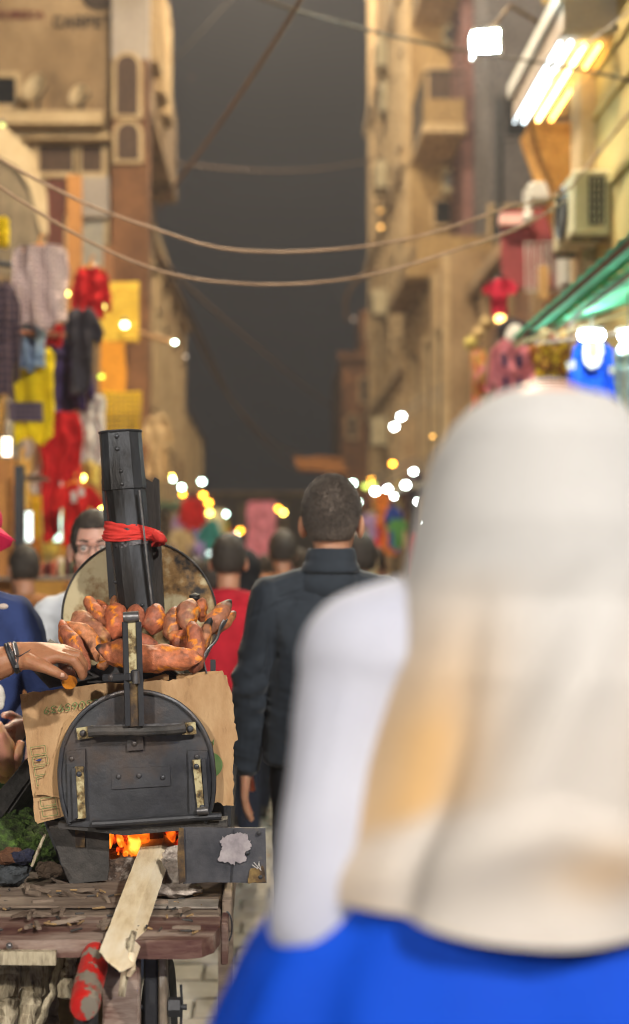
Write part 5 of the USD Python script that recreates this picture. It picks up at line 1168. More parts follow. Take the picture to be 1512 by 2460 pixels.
part(t, 'rod', cyl(A(336, 800, 14.2) , A(414, 821, 14.0), .025), M('rod_tan', lin(206, 160, 110), rough=.6))

# street lighting hung over the street above the picture and two floodlights behind the viewpoint, the left one added as fill
def pendant(label, p, r, mat):
    p = np.asarray(p, float); t = thing('street_lamp', label, 'street lamp', p - (0, 0, r))
    part(t, 'globe', tm(Manifold.sphere(r, 18).translate(tuple(p))), mat)
    part(t, 'shade', cyl(p + (0, 0, r * .9), p + (0, 0, r * 1.6), r * 1.2, r * .5), lampcase)
    part(t, 'cable', tube(spline([(-1.6, p[1], p[2] + 1.0), p + (0, 0, r * 1.6), (2.3, p[1], p[2] + 1.0)], 14), .008, 6), wire_dark)
pendant('nearest sodium lamp slung across the street', (.15, 9.5, 7.8), .16, sodium)
pendant('middle sodium lamp slung across the street', (.4, 17.5, 11.0), .17, sodium)
pendant('third sodium lamp slung across the street', (.4, 24.0, 14.2), .17, sodium)
pendant('farthest sodium lamp slung across the street', (-.3, 37, 19.5), .3, sodium)
floodlight('large floodlight on a right hand roof behind the viewpoint', (4.5, -6.0, 8.0), (-4.7, 9.4, -7.0), .5, .4, key, [(4.9, -6.2, 8.4), (5.2, -6.2, 7.0)])
floodlight('added fill floodlight on the left behind the viewpoint', (-3.6, -5.0, 5.0), (3.5, 8.4, -4.0), .4, .3, ML('flood_fill', (1.0, .93, .82), L_KEY * .6), [(-3.9, -5.2, 5.3), (-4.3, -5.2, 5.0)])  # fill lamp added out of view to lift the shadows

# ------------------------------------------------------------------ cables across the street
wire_faint = M('faint_cable', lin(110, 90, 76), rough=.8)


def cable(label, pts, r, mat=wire_m):
    obj('cable', tube(spline([A(x, y, Y) for x, y, Y in pts], 40), r, 7), mat, label, 'cable', 'cables strung across the street', smooth=True)
cable('upper of the two sagging tan cables across the street', [(-60, 350, 5.2), (90, 432, 5.4), (250, 507, 5.5), (380, 552, 5.6), (500, 590, 5.6), (620, 604, 5.7), (760, 602, 5.8), (900, 588, 5.9), (1100, 540, 6.2), (1260, 488, 6.6), (1345, 470, 7.0), (1440, 360, 7.2)], .0062)
cable('lower of the two sagging tan cables across the street', [(-60, 410, 5.0), (110, 520, 5.2), (300, 620, 5.4), (420, 660, 5.5), (540, 678, 5.6), (630, 683, 5.6), (760, 678, 5.7), (900, 658, 5.9), (1060, 612, 6.2), (1215, 560, 6.6), (1360, 480, 7.0)], .006)
cable('thick brown cable slanting up across the sky', [(384, 500, 14), (450, 405, 12), (540, 280, 10), (640, 130, 8.4), (722, 0, 7.4), (780, -100, 7)], .014, M('cable_brown', lin(150, 118, 100), rough=.7))
cable('dark cable running from the top middle to the right', [(560, -30, 8), (640, 0, 8), (770, 40, 8.4), (920, 80, 9), (1095, 117, 9.4), (1300, 150, 9.0), (1560, 205, 8.6)], .010, M('cable_mid', lin(96, 86, 76), rough=.7))
cable('thin straight cable from the overhanging storey to the ochre building', [(420, 392, 18), (560, 406, 20), (690, 410, 23), (820, 398, 27), (925, 374, 32)], .018, wire_faint)
cable('long brown cable dropping from the left wall towards the street end', [(370, 610, 15), (440, 740, 17), (500, 870, 20), (580, 990, 25), (660, 1065, 31), (724, 1092, 36)], .02, wire_faint)
cable('second brown cable dropping beside the long one', [(390, 620, 16), (480, 800, 18), (540, 930, 22), (620, 1045, 28), (716, 1130, 36)], .02, wire_faint)
cable('faint cable crossing from the left wall to the tower', [(400, 640, 16), (520, 750, 20), (650, 860, 26), (760, 950, 34), (840, 1000, 44)], .022, wire_faint)
cable('faint thin cable in the upper left sky', [(384, 180, 20), (460, 100, 20), (560, -10, 20)], .012, wire_dark)
cable('cable hanging along the yellow building wall', [(1240, 290, 9.8), (1330, 180, 9.2), (1430, 90, 8), (1560, -20, 7)], .006, wire_m)
cable('cable running down the yellow wall beside the canopy', [(1330, 480, 9.8), (1420, 390, 9.2), (1500, 290, 8.6), (1600, 190, 8)], .010, wire_m)
cable('cable hanging across the dark tower', [(836, 770, 40), (838, 700, 38), (880, 660, 36), (925, 650, 34)], .05, wire_m)

# rows of goods and small lamps farther along both sides
r4 = np.random.default_rng(21)
GC = [('pink', (240, 130, 160)), ('white', (226, 222, 214)), ('red', (206, 40, 40)), ('orange', (236, 140, 50)), ('blue', (50, 80, 180)), ('lemon', (236, 220, 80)), ('lilac', (180, 150, 200)), ('teal', (60, 150, 150)), ('cream', (226, 204, 160)), ('green', (90, 150, 80))]
ORD2 = ORD + ['last but one', 'last']
for side in (-1, 1):
    for k in range(18):
        Yg = 17.5 + k * .95; xg = (-1.18 if side < 0 else 1.75) + r4.uniform(-.2, .35) * -side; zt = r4.uniform(1.75, 2.45)
        if Yg > 21: xg *= 1.08
        wg, hg = r4.uniform(.22, .38), r4.uniform(.35, .65); nm, cc = GC[int(r4.integers(10))]; kd = ['tee', 'dress', 'shirt', 'sheet'][int(r4.integers(4))]
        bx4 = (VX + (xg - wg / 2) * FPX / Yg, VY - (zt - EYE) * FPX / Yg, VX + (xg + wg / 2) * FPX / Yg, VY - (zt - hg - EYE) * FPX / Yg)
        garment('row_garment', f'{nm} garment, {ORD2[k]} along the far {"left" if side < 0 else "right"} row of stalls', 'clothes', kd, bx4, Yg, cloth('row_' + nm, cc, .85), seed=k, group='clothes hanging along the far ' + ('left' if side < 0 else 'right') + ' row', yaw=r4.uniform(-.5, .5))
    for k in range(15):
        Yg = 15.5 + k * 1.7; xg = (-1.2 if side < 0 else 1.9) + r4.uniform(-.1, .3) * -side; zg = r4.uniform(1.75, 3.0)
        p = (VX + xg * FPX / Yg, VY - (zg - EYE) * FPX / Yg)
        mt = [cool, cool2, cool2, amber, yellow][int(r4.integers(5))]
        lamp(f'small stall lamp, {ORD2[k]} along the far {"left" if side < 0 else "right"} row', p[0], p[1], Yg, r4.uniform(4, 7.5), mt, name='stall_lamp')

# ------------------------------------------------------------------ far end of the street
garment('pink_clothes', 'tall pink garments hanging over the street far away', 'clothes', 'sheet', (594, 1204, 664, 1350), 26, cloth('far_pink', (240, 150, 172), .85), th=.2)
fe = thing('street_end_building', 'dark brown building closing the far end of the street', 'building', (0, 62, 0))
part(fe, 'wall', box((-14, 60, 0), (10, 66, A(0, 1190, 60)[2])), M('far_dark', lin(76, 64, 58), lin(62, 54, 50), scale=.6, rough=.9), smooth=False)
part(fe, 'parapet', box((-14.2, 59.8, A(0, 1190, 60)[2]), (10.2, 60.2, A(0, 1182, 60)[2])), tan_pl, smooth=False)
for k in range(6):
    fwindow(fe, 420 + 80 * k, 1215, 444 + 80 * k, 1270, 60)
fa = thing('far_awning', 'tan awning lit from below near the street end', 'awning', A(770, 1140, 40))
part(fa, 'canopy', wob(plate([(706, 1096), (820, 1100), (836, 1134), (720, 1128)], 40, 1.0, .4), .1, 2), cloth('far_awning', (206, 140, 84), .8), smooth=20)
fb = [(-2.0, 24, 2.0, 'stall with grey green canopy in the left row', (120, 140, 110)), (-2.1, 30, 2.2, 'stall with brown canopy farther along the left row', (150, 110, 80)), (2.9, 22, 2.2, 'stall with pale canopy in the right row', (190, 190, 180)), (2.9, 28, 2.3, 'stall with red canopy farther along the right row', (190, 90, 90))]
for (x, Y, z, lb, c) in fb:
    s = 1 if x > 0 else -1; t = thing('market_stall', lb, 'stall', (x, Y, 0))
    part(t, 'canopy', box((x - s * .9, Y - 1.5, z + .25), (x, Y + 1.5, z + .32)), cloth('canopy%d' % Y, c, .8), smooth=False)
    part(t, 'counter', box((x - s * .7, Y - 1.4, 0), (x, Y + 1.4, .9)), old_wood, smooth=False)
    for y in (Y - 1.4, Y + 1.4): part(t, 'post', cyl((x - s * .85, y, 0), (x - s * .85, y, z + .25), .03), dark_steel)
    for k in range(5):
        cc = cols[int(rng.integers(12))]; yy = Y - 1.3 + k * .6
        garment('stall_clothes', f'{["small", "short", "pale", "bright", "plain"][k]} garment hanging {["first", "second", "third", "fourth", "last"][k]} in the ' + lb, 'clothes', 'tee', tuple(int(q) for q in (VX + (x - s * .75) * FPX / yy - 20, VY - (z - .25 + .45 + .3 - EYE) * FPX / yy, VX + (x - s * .75) * FPX / yy + 22, VY - (z - .7 - EYE + .3) * FPX / yy)), yy, gm[int(rng.integers(12))], seed=k + Y)

# smoky evening air
hz = usdkit.material(stage, '/World/Looks/smoky_air', {'v': ('principled_volume', {'color': (.86, .85, .90), 'density': .0021, 'anisotropy': .1})}, [], volume='v.volume')
hb = trimesh.creation.box((260, 300, 42)); hb.apply_translation((0, 80, 20))
hm_ = usdkit.mesh(stage, '/World/haze', hb, hz, smooth=False); tag(hm_.GetPrim(), 'thin smoke hanging in the evening air over the whole street', 'smoke', kind='stuff')

# ------------------------------------------------------------------ people
def sph(p, r, n=16):
    return Manifold.sphere(float(r), n).translate(tuple(map(float, p)))


def head_parts(k):
    """head solids about the head's centre, facing +y, k = scale"""
    ms = [ell((0, -.014 * k, .030 * k), (.078 * k, .098 * k, .104 * k)), ell((0, -.030 * k, .012 * k), (.0795 * k, .080 * k, .088 * k)), ell((0, .022 * k, -.035 * k), (.064 * k, .076 * k, .088 * k)),
          Manifold.batch_hull([sph((0, .062 * k, -.098 * k), .022 * k), sph((.03 * k, .03 * k, -.088 * k), .026 * k), sph((-.03 * k, .03 * k, -.088 * k), .026 * k), sph((0, .04 * k, -.05 * k), .045 * k)]),
          Manifold.batch_hull([sph((0, .094 * k, .006 * k), .008 * k), sph((0, .112 * k, -.034 * k), .011 * k), sph((.012 * k, .096 * k, -.038 * k), .009 * k), sph((-.012 * k, .096 * k, -.038 * k), .009 * k)]),
          Manifold.batch_hull([sph((.046 * k, .072 * k, .022 * k), .012 * k), sph((0, .086 * k, .024 * k), .012 * k), sph((-.046 * k, .072 * k, .022 * k), .012 * k)])]
    for s in (-1, 1):
        ms.append(ell((0, 0, 0), (.011 * k, .023 * k, .035 * k)).rotate((0, 0, s * 28)).translate((s * .086 * k, -.012 * k, -.012 * k)))
        ms.append(sph((s * .043 * k, .062 * k, -.028 * k), .022 * k))
    return ms


def hand_parts(wrist, d, up, side, k=1.0, curl=.5):
    """a relaxed hand hanging from the wrist: d along the fingers, up away from the palm, side towards the thumb"""
    w, d, up, side = (np.asarray(x, float) for x in (wrist, d, up, side))
    P = lambda a, b, c: w + d * a * k + side * b * k + up * c * k
    ms = [Manifold.batch_hull([sph(P(.01, .018, 0), .017 * k, 10), sph(P(.01, -.018, 0), .016 * k, 10), sph(P(.085, .032, 0), .013 * k, 10), sph(P(.08, -.034, 0), .012 * k, 10)])]
    for b, L in ((.032, .075), (.011, .083), (-.012, .077), (-.033, .060)):
        a0 = P(.085 if b > -.02 else .08, b, 0); a1 = a0 + (d * .45 - up * .12 * curl) * L * k; a2 = a1 + (d * .32 - up * .26 * curl) * L * k; a3 = a2 + (d * .18 - up * .24 * curl) * L * k
        ms += chain((a0, .0105 * k), (a1, .0095 * k), (a2, .0085 * k), (a3, .0075 * k))
    ms += chain((P(.02, .028, -.004), .014 * k), (P(.055, .050, -.016), .0115 * k), (P(.085, .056, -.024), .009 * k))
    return ms


def person(label, X, Y, H, yaw=0.0, skin=None, top=None, bottom=None, hair='short', hairmat=None, head_yaw=0.0, res=.03, sleeves='long', arms=None, group=None, head_dx=0.0, wide=1.0, collar=False, headscale=1.0, top_name='shirt', detail=None, build_face=True):
    k = H / 1.75; t = thing('person', label, 'person', (X, Y, 0), group)
    c, s = math.cos(yaw), math.sin(yaw)
    Wd = lambda p: np.array([X + p[0] * c - p[1] * s, Y + p[0] * s + p[1] * c, p[2]])
    RZ = lambda m: m.rotate((0, 0, math.degrees(yaw))).translate((X, Y, 0))
    arms = arms or {}
    hc = np.array([head_dx, .015 * k, H - .134 * k * headscale])
    hk = k * headscale
    head = [m.rotate((0, 0, math.degrees(head_yaw))).translate(tuple(hc)) for m in head_parts(hk)]
    ms = list(head)
    ms += chain((hc + (0, -.02 * k, -.07 * k), .056 * hk), (hc * (.6, 1, 1) + (0, -.03 * k, -.15 * k), .056 * hk), ((0, -.015 * k, 1.41 * k), .062 * k))
    sx = .158 * k * wide
    J = {}
    for sd in (-1, 1):
        a = arms.get(sd, {})
        J[sd] = [np.array(a.get('shoulder', (sd * sx, -.01, 1.385 * k))), np.array(a.get('elbow', (sd * (sx + .06 * k), -.03, 1.10 * k))), np.array(a.get('wrist', (sd * (sx + .065 * k), .03, .87 * k)))]
        sh, el, wr = J[sd]
        ms += chain((sh, .05 * k), (el, .037 * k), (el * .5 + wr * .5, .035 * k), (wr, .025 * k))
        if a.get('hand', True) is True:
            d = wr - el; d = d / np.linalg.norm(d); up = np.array([sd, 0, 0]) - d * d[0] * sd; up /= np.linalg.norm(up)
            ms += hand_parts(wr, d, up, np.cross(up, d) * (-1 if np.cross(up, d)[1] < 0 else 1), k)
    torso = [ell((0, -.005, 1.28 * k), (.15 * k, .095 * k, .16 * k)), ell((0, 0, 1.08 * k), (.132 * k, .088 * k, .14 * k)), ell((0, -.01, .94 * k), (.15 * k, .098 * k, .11 * k))]
    ms += torso + chain((J[-1][0] * (.9, 1, 1) , .048 * k), ((0, -.015, 1.40 * k), .062 * k), (J[1][0] * (.9, 1, 1), .048 * k))
    legs = {}
    for sd in (-1, 1):
        st = .10 * sd if not arms.get('still') else 0.0
        hip, kn, an = np.array([sd * .085 * k, 0, .90 * k]), np.array([sd * .095 * k, .02 + st, .49 * k]), np.array([sd * .10 * k, -.02 + st * 1.3, .085 * k])
        legs[sd] = (hip, kn, an)
        ms += chain((hip, .078 * k), (kn, .05 * k), (kn * .55 + an * .45 + (0, -.012, 0), .048 * k), (an, .034 * k))
        ms += chain((an + (0, -.03, -.05 * k), .032 * k), (an + (0, .11 * k, -.055 * k), .028 * k), (an + (0, .16 * k, -.06 * k), .02 * k))
    body = flesh([RZ(m) for m in ms] + arms.get('extra', []), min(res, .022), 6)
    part(t, 'body', body, skin or skin_m, smooth=True)
    # trousers, shoes
    bm = [ell((0, -.008, .95 * k), (.162 * k, .112 * k, .12 * k))]
    for sd in (-1, 1):
        hip, kn, an = legs[sd]; bm += chain((hip, .092 * k), (kn, .066 * k), (an, .058 * k))
        part(t, 'shoe', flesh([RZ(q) for q in chain((an + (0, -.035, -.045 * k), .043 * k), (an + (0, .11 * k, -.05 * k), .042 * k), (an + (0, .17 * k, -.058 * k), .028 * k))] , .03, 4), dark_shoe)
    part(t, 'trousers', wob(flesh([RZ(m) for m in bm], res, 6), .006, 14, 3), bottom or jeans, smooth=True)
    # top
    hem = .86 * k
    g = .02 * k
    tmz = [ell((0, -.008, 1.28 * k), (.15 * k * wide + g * 1.3, .105 * k + g, .165 * k)), Manifold.batch_hull([ell((0, -.005, 1.2 * k), (.155 * k * wide + g, .10 * k + g, .10 * k)), ell((0, -.005, hem + .03 * k), (.165 * k * wide + g, .115 * k + g, .03 * k))])]
    tmz += chain((J[-1][0], .064 * k), ((-.06 * k, -.02, 1.425 * k), .055 * k), ((.06 * k, -.02, 1.425 * k), .055 * k), (J[1][0], .064 * k))
    tmz += [Manifold.batch_hull([sph(J[-1][0] * (.95, 1, 1), .06 * k), sph(J[1][0] * (.95, 1, 1), .06 * k), ell((0, -.005, 1.2 * k), (.155 * k * wide + g, .10 * k + g, .08 * k))])]
    for sd in (-1, 1):
        sh, el, wr = J[sd]
        if sleeves == 'long':
            tmz += chain((sh, .068 * k), (el, .056 * k), (el * .3 + wr * .7, .049 * k), (el * .08 + wr * .92, .044 * k))
        elif sleeves == 'short':
            tmz += chain((sh, .070 * k), (sh * .42 + el * .58, .064 * k))
    tmz.append(ell((hc[0] * .5, -.028 * k, 1.425 * k), (.098 * k, .088 * k, .062 * k)))
    if collar:
        tmz.append(Manifold.batch_hull([ell((hc[0] * .6, -.035 * k, 1.468 * k), (.090 * k, .082 * k, .022 * k)), ell((hc[0] * .7, -.028 * k, 1.530 * k), (.072 * k, .068 * k, .010 * k))]) - Manifold.cylinder(.2, .061 * k, .061 * k, 24).translate((hc[0] * .7, -.024 * k, 1.515 * k)))
    tmesh = flesh([RZ(m) for m in tmz], res if detail is None else detail[0], 8 if detail is None else 5)
    if detail is None:
        v = np.array(tmesh.vertices); n = np.array(tmesh.vertex_normals)
        tmesh.vertices = v + n * ((meshkit.fbm(v * (9, 9, 20), 3, int(X * 50)) - .5) * .02)[:, None]
    else:
        tmesh = detail[1](tmesh, J, k)
    part(t, top_name, tmesh, top, smooth=True)
    # hair
    hm = hairmat or hair_m; Rh = lambda ms_: [RZ(m.rotate((0, 0, math.degrees(head_yaw))).translate(tuple(hc))) for m in ms_]
    if hair in ('short', 'full', 'buzz'):
        e = {'short': .010, 'full': .02, 'buzz': .0035}[hair] * hk
        cap = ell((0, -.018 * hk, .034 * hk), (.078 * hk + e, .096 * hk + e, .104 * hk + e)) + ell((0, -.030 * hk, .012 * hk), (.0795 * hk + e, .080 * hk + e, .088 * hk + e))
        cut = Manifold.batch_boolean([Manifold.cube((.4, .4, .4)).rotate((-18, 0, 0)).translate((-.2, .045 * hk, -.36 + .02 * hk)), Manifold.cube((.4, .3, .3)).translate((-.2, -.25, -.30 - .055 * hk)), Manifold.batch_hull([sph((s_ * .082 * hk, 0.0, -.02 * hk), .034 * hk) for s_ in (1,)]), sph((-.082 * hk, 0.0, -.02 * hk), .034 * hk), Manifold.cube((.4, .4, .4)).translate((-.2, .052 * hk, -.4 + .075 * hk))], m3.OpType.Add)
        hmesh = flesh(Rh([cap - cut]), .012 if hair != 'buzz' else .006, 3 if hair != 'buzz' else 1)
        v = np.array(hmesh.vertices); n = np.array(hmesh.vertex_normals)
        hmesh.vertices = v + n * ((meshkit.fbm(v * 60, 3, 3) - .5) * (.010 if hair != 'buzz' else .002))[:, None]
        hp_ = part(t, 'hair', hmesh, hm, smooth=True)
    elif hair == 'scarf':
        sm = [ell((0, -.018 * hk, .03 * hk), (.098 * hk, .112 * hk, .122 * hk)), Manifold.batch_hull([ell((0, -.03 * hk, -.05 * hk), (.09 * hk, .10 * hk, .06 * hk)), ell((0, -.02 * hk, -.24 * hk), (.16 * hk, .12 * hk, .05 * hk))])]
        fc = ell((0, .10 * hk, -.01 * hk), (.058 * hk, .07 * hk, .082 * hk))
        part(t, 'headscarf', wob(flesh(Rh([Manifold.batch_boolean(sm, m3.OpType.Add) - fc]), .015, 5), .006, 16, 4), hm, smooth=True)
    if build_face:
        cr_, sr_ = math.cos(head_yaw), math.sin(head_yaw)
        Hd = lambda p: Wd(hc + np.array([p[0] * cr_ - p[1] * sr_, p[0] * sr_ + p[1] * cr_, p[2]]) * hk)
        for s_ in (-1, 1):
            part(t, 'eye', ball(Hd((s_ * .031, .0765, .004)), .0120 * hk, 2), eye_white, smooth=True)
            part(t, 'iris', ball(Hd((s_ * .031, .0845, .003)), .0056 * hk, 1), eye_dark, smooth=True)
            part(t, 'eyebrow', tube([Hd((s_ * .014, .094, .026)), Hd((s_ * .032, .090, .032)), Hd((s_ * .050, .076, .027))], .0042 * hk, 6), hair_m)
        part(t, 'lips', tube([Hd((-.024, .086, -.066)), Hd((-.010, .096, -.064)), Hd((0, .097, -.065)), Hd((.010, .096, -.064)), Hd((.024, .086, -.066))], [.002 * hk, .0055 * hk, .006 * hk, .0055 * hk, .002 * hk], 8), lip_m)
        t.head = Hd
    t.W, t.J, t.hc, t.hk = Wd, J, hc, hk
    return t


jeans = cloth('jeans', (44, 50, 66), .7); dark_shoe = M('dark_shoe', (.02, .018, .016), rough=.5)
black_tr = cloth('black_trousers', (30, 32, 38), .75)
eye_white = M('eye_white', (.6, .58, .55), rough=.25); eye_dark = M('eye_dark', (.03, .02, .015), rough=.15); lip_m = M('lips', lin(176, 104, 96), rough=.45)

# --- the person in the dark jacket
jacket_m = M('dark_jacket', lin(53, 60, 69), lin(46, 52, 60), scale=12, rough=.8, bump=.0004, bscale=420, spec=.2, sheen=.25)
MX, MY = (786 - 650) / FPX * 4.3, 4.3


def jacket_detail(m, J, k):
    v = np.array(m.vertices); n = np.array(m.vertex_normals)
    x, y, z = v[:, 0] - MX, v[:, 1] - MY, v[:, 2]
    arm = np.abs(x) > .185
    f1 = meshkit.fbm(np.stack([x * 7 + z * 2, y * 6, z * 30 + x * 8], 1), 3, 11)
    f2 = meshkit.fbm(np.stack([x * 14, y * 10, z * 9], 1), 3, 23)
    ridge = 1 - np.abs(f1 - .5) * 4
    wz = np.clip((1.34 - z) / .25, .15, 1)
    d = (np.clip(ridge, 0, 1) ** 2 * .0045) * wz + (f2 - .5) * .010
    # arm creases near the elbow, slanting
    e = np.exp(-((z - 1.10) / .13) ** 2) * arm
    d += e * .005 * np.sin(z * 95 + x * 40 * np.sign(x) + 3 * f2)
    # hollow beside the shoulder blade
    d -= .012 * np.exp(-((np.abs(x) - .165) / .02) ** 2) * np.exp(-((z - 1.24) / .10) ** 2)
    back = n[:, 1] < .1
    zs = 1.372 - 1.1 * x ** 2 + .004 * np.sin(x * 40)
    dz = z - zs
    d += back * (np.abs(x) < .23) * (-.0045 * np.exp(-(dz / .004) ** 2) + .0022 * np.exp(-((dz - .009) / .006) ** 2))
    zs2 = 1.075 + .02 * np.sin(x * 9); dz = z - zs2
    d += back * (np.abs(x) < .17) * (-.003 * np.exp(-(dz / .004) ** 2))
    d += back * (-.002 * np.exp(-((x - .01) / .003) ** 2)) * (z < 1.36) * (z > 1.10)
    # collar stand seam and hem
    d += .004 * np.exp(-((z - 1.478) / .006) ** 2) * (np.abs(x) < .1) * -1
    r = m.copy(); r.vertices = v + n * d[:, None]; return r


man = person('person in a dark navy jacket walking away, cropped hair, seen from behind', MX, MY, 1.729, 0, top=jacket_m, bottom=black_tr, hair='buzz', hairmat=buzz_m, head_yaw=math.radians(-9), res=.02, wide=1.06, collar=True, headscale=1.02, head_dx=.016, top_name='jacket', skin=skin_m,
             arms={-1: dict(elbow=(-.232, -.02, 1.10), wrist=(-.246, .04, .84)), 1: dict(elbow=(.232, -.03, 1.10), wrist=(.24, .02, .84))}, detail=(.0085, jacket_detail))
# stubble: many short hairs
hd = trimesh.Trimesh(*meshkit.arrays(Manifold.sphere(1, 96), False)[:2]); nv = np.array(hd.vertices)
rs = np.random.default_rng(2); pts = rs.normal(0, 1, (17000, 3)); pts /= np.linalg.norm(pts, axis=1)[:, None]
hk = man.hk; rad = np.array([.080, .097, .104]) * hk + .0035 * hk
loc = pts * rad + np.array([0, -.018, .034]) * hk
keep = ~((loc[:, 1] > .045 * hk)) & (loc[:, 2] > -.045 * hk + .012 * rs.normal(0, 1, len(loc))) & (np.hypot(loc[:, 1], loc[:, 2] + .02 * hk) > .034 * hk)
loc, nr = loc[keep], (pts / rad)[keep]; nr /= np.linalg.norm(nr, axis=1)[:, None]
a = math.radians(-9); R = np.array([[math.cos(a), -math.sin(a), 0], [math.sin(a), math.cos(a), 0], [0, 0, 1]])
loc, nr = loc @ R.T + man.hc + (MX, MY, 0) - man.base, nr @ R.T
lay = nr + rs.normal(0, .35, nr.shape) + np.array([0, 0, -.6]); lay /= np.linalg.norm(lay, axis=1)[:, None]
cp = np.stack([loc - nr * .001, loc + nr * .0028 + lay * .001, loc + nr * .0042 + lay * .0042], 1).reshape(-1, 3)
bc = UsdGeom.BasisCurves.Define(stage, man.path + '/hair_stubble')
bc.CreatePointsAttr(Vt.Vec3fArray.FromNumpy(cp.astype(np.float32))); bc.CreateCurveVertexCountsAttr(Vt.IntArray.FromNumpy(np.full(len(loc), 3, np.int32)))
bc.CreateTypeAttr('linear'); bc.CreateWidthsAttr(Vt.FloatArray.FromNumpy(np.full(len(cp), .0007, np.float32))); bc.SetWidthsInterpolation('vertex')
UsdShade.MaterialBindingAPI.Apply(bc.GetPrim()).Bind(M('stubble', (.17, .145, .125), (.08, .068, .06), scale=60, rough=.5))
tag(bc.GetPrim(), None, None, None, 'stuff')
gh = lambda p: man.W(man.hc + R @ (np.asarray(p) * hk))
part(man, 'glasses_arm', tube([gh((.082, .02, .012)), gh((.086, -.002, .016)), gh((.084, -.02, .002))], .0016, 6), bright_steel)

# --- the person in the pale headscarf, close to the camera
WY = 1.36; KW = WY / FPX; WX = (1310 - VX) * KW
zw = lambda py: EYE - (py - VY) * KW
w = thing('person', 'person in a cream and white headscarf, white top and blue skirt, close with back turned', 'person', (WX, WY, 0))
hcw = np.array([WX, WY, 1.535])
bms = [m.translate(tuple(hcw)) for m in head_parts(.96)]
bms += chain((hcw + (0, -.02, -.07), .05), (hcw + (0, -.03, -.15), .052), ((WX, WY - .02, 1.36), .06))
shL, shR = np.array([WX - .168, WY, 1.415 - .012]), np.array([WX + .168, WY, 1.403])
elL, elR = np.array([WX - .212, WY - .03, 1.155]), np.array([WX + .225, WY - .03, 1.155])
wrL, wrR = np.array([WX - .13, WY + .19, 1.13]), np.array([WX + .13, WY + .19, 1.13])
for sh_, el_, wr_, sd in ((shL, elL, wrL, -1), (shR, elR, wrR, 1)):
    bms += chain((sh_, .046), (el_, .035), (wr_, .024)); d = (wr_ - el_) / np.linalg.norm(wr_ - el_)
    up = np.array([0, 0, 1.0]) - d * d[2]; up /= np.linalg.norm(up); bms += hand_parts(wr_, d, up, np.cross(d, up) * -sd, .9)
bms += [ell((WX, WY, 1.27), (.145, .09, .15)), ell((WX, WY, 1.0), (.15, .10, .2))] + chain((shL, .045), ((WX, WY, 1.40), .06), (shR, .045))
for sd in (-1, 1):
    bms += chain(((WX + sd * .085, WY, .86), .08), ((WX + sd * .09, WY + .02, .46), .05), ((WX + sd * .09, WY, .08), .035)) + chain(((WX + sd * .09, WY - .03, .035), .03), ((WX + sd * .09, WY + .13, .03), .025))
part(w, 'body', flesh(bms, .022, 6), skin_pink, smooth=True)
for sd in (-1, 1):
    part(w, 'shoe', flesh(chain(((WX + sd * .09, WY - .04, .045), .045), ((WX + sd * .09, WY + .16, .035), .035)), .03, 3), dark_shoe)
topm = chain((shL, .062), (elL * .5 + shL * .5, .060), (elL, .052), (wrL * .8 + elL * .2, .044)) + chain((shR, .062), (elR * .5 + shR * .5, .060), (elR, .052), (wrR * .8 + elR * .2, .046))
topm += chain((shL, .066), ((WX, WY - .005, 1.445), .07), (shR, .066)) + [Manifold.batch_hull([ell((WX, WY + .01, 1.32), (.15, .10, .09)), ell((WX, WY, 1.13), (.15, .11, .04))])]
part(w, 'white_top', wob(flesh(topm, .012, 30), .012, 5, 3), M('white_top', lin(184, 186, 200), lin(176, 178, 194), scale=8, rough=.85, bump=.0008, bscale=220, sheen=.2), smooth=True)
# skirt
def surf(levels, nth, hem=None, fold=None, thick=True):
    V = []; n = len(levels)
    for i, (z, ax_, ay_, oy) in enumerate(levels):
        for j in range(nth):
            th = 2 * math.pi * j / nth
            p = np.array([WX + ax_ * math.cos(th), WY + oy + ay_ * math.sin(th), z]); V.append(p if fold is None else fold(p, th, i / (n - 1), z))
    V = np.array(V); Fq = [[i * nth + j, (i + 1) * nth + j, (i + 1) * nth + (j + 1) % nth, i * nth + (j + 1) % nth] for i in range(n - 1) for j in range(nth)]
    return V, np.array(Fq)
lv = [(z, np.interp(z, [0.04, .5, 1.0, 1.12, 1.19, 1.24], [.48, .42, .335, .285, .235, .16]), np.interp(z, [0.04, .5, 1.0, 1.12, 1.19, 1.24], [.42, .34, .22, .17, .13, .10]), 0) for z in np.linspace(1.24, .04, 60)]
def sk_fold(p, th, t, z):
    f = 1 + (.05 * math.sin(9 * th + 1.2) + .03 * math.sin(17 * th + 2 * z)) * min(1, t * 2.5 + .15)
    return np.array([WX + (p[0] - WX) * f, WY + (p[1] - WY) * f, p[2]])
sv, sf = surf(lv, 150, fold=sk_fold)
part(w, 'skirt', tm((sv, sf)), M('blue_skirt', (.0, .062, .56), (.0, .05, .47), scale=3, rough=.75, spec=.2), smooth=True)
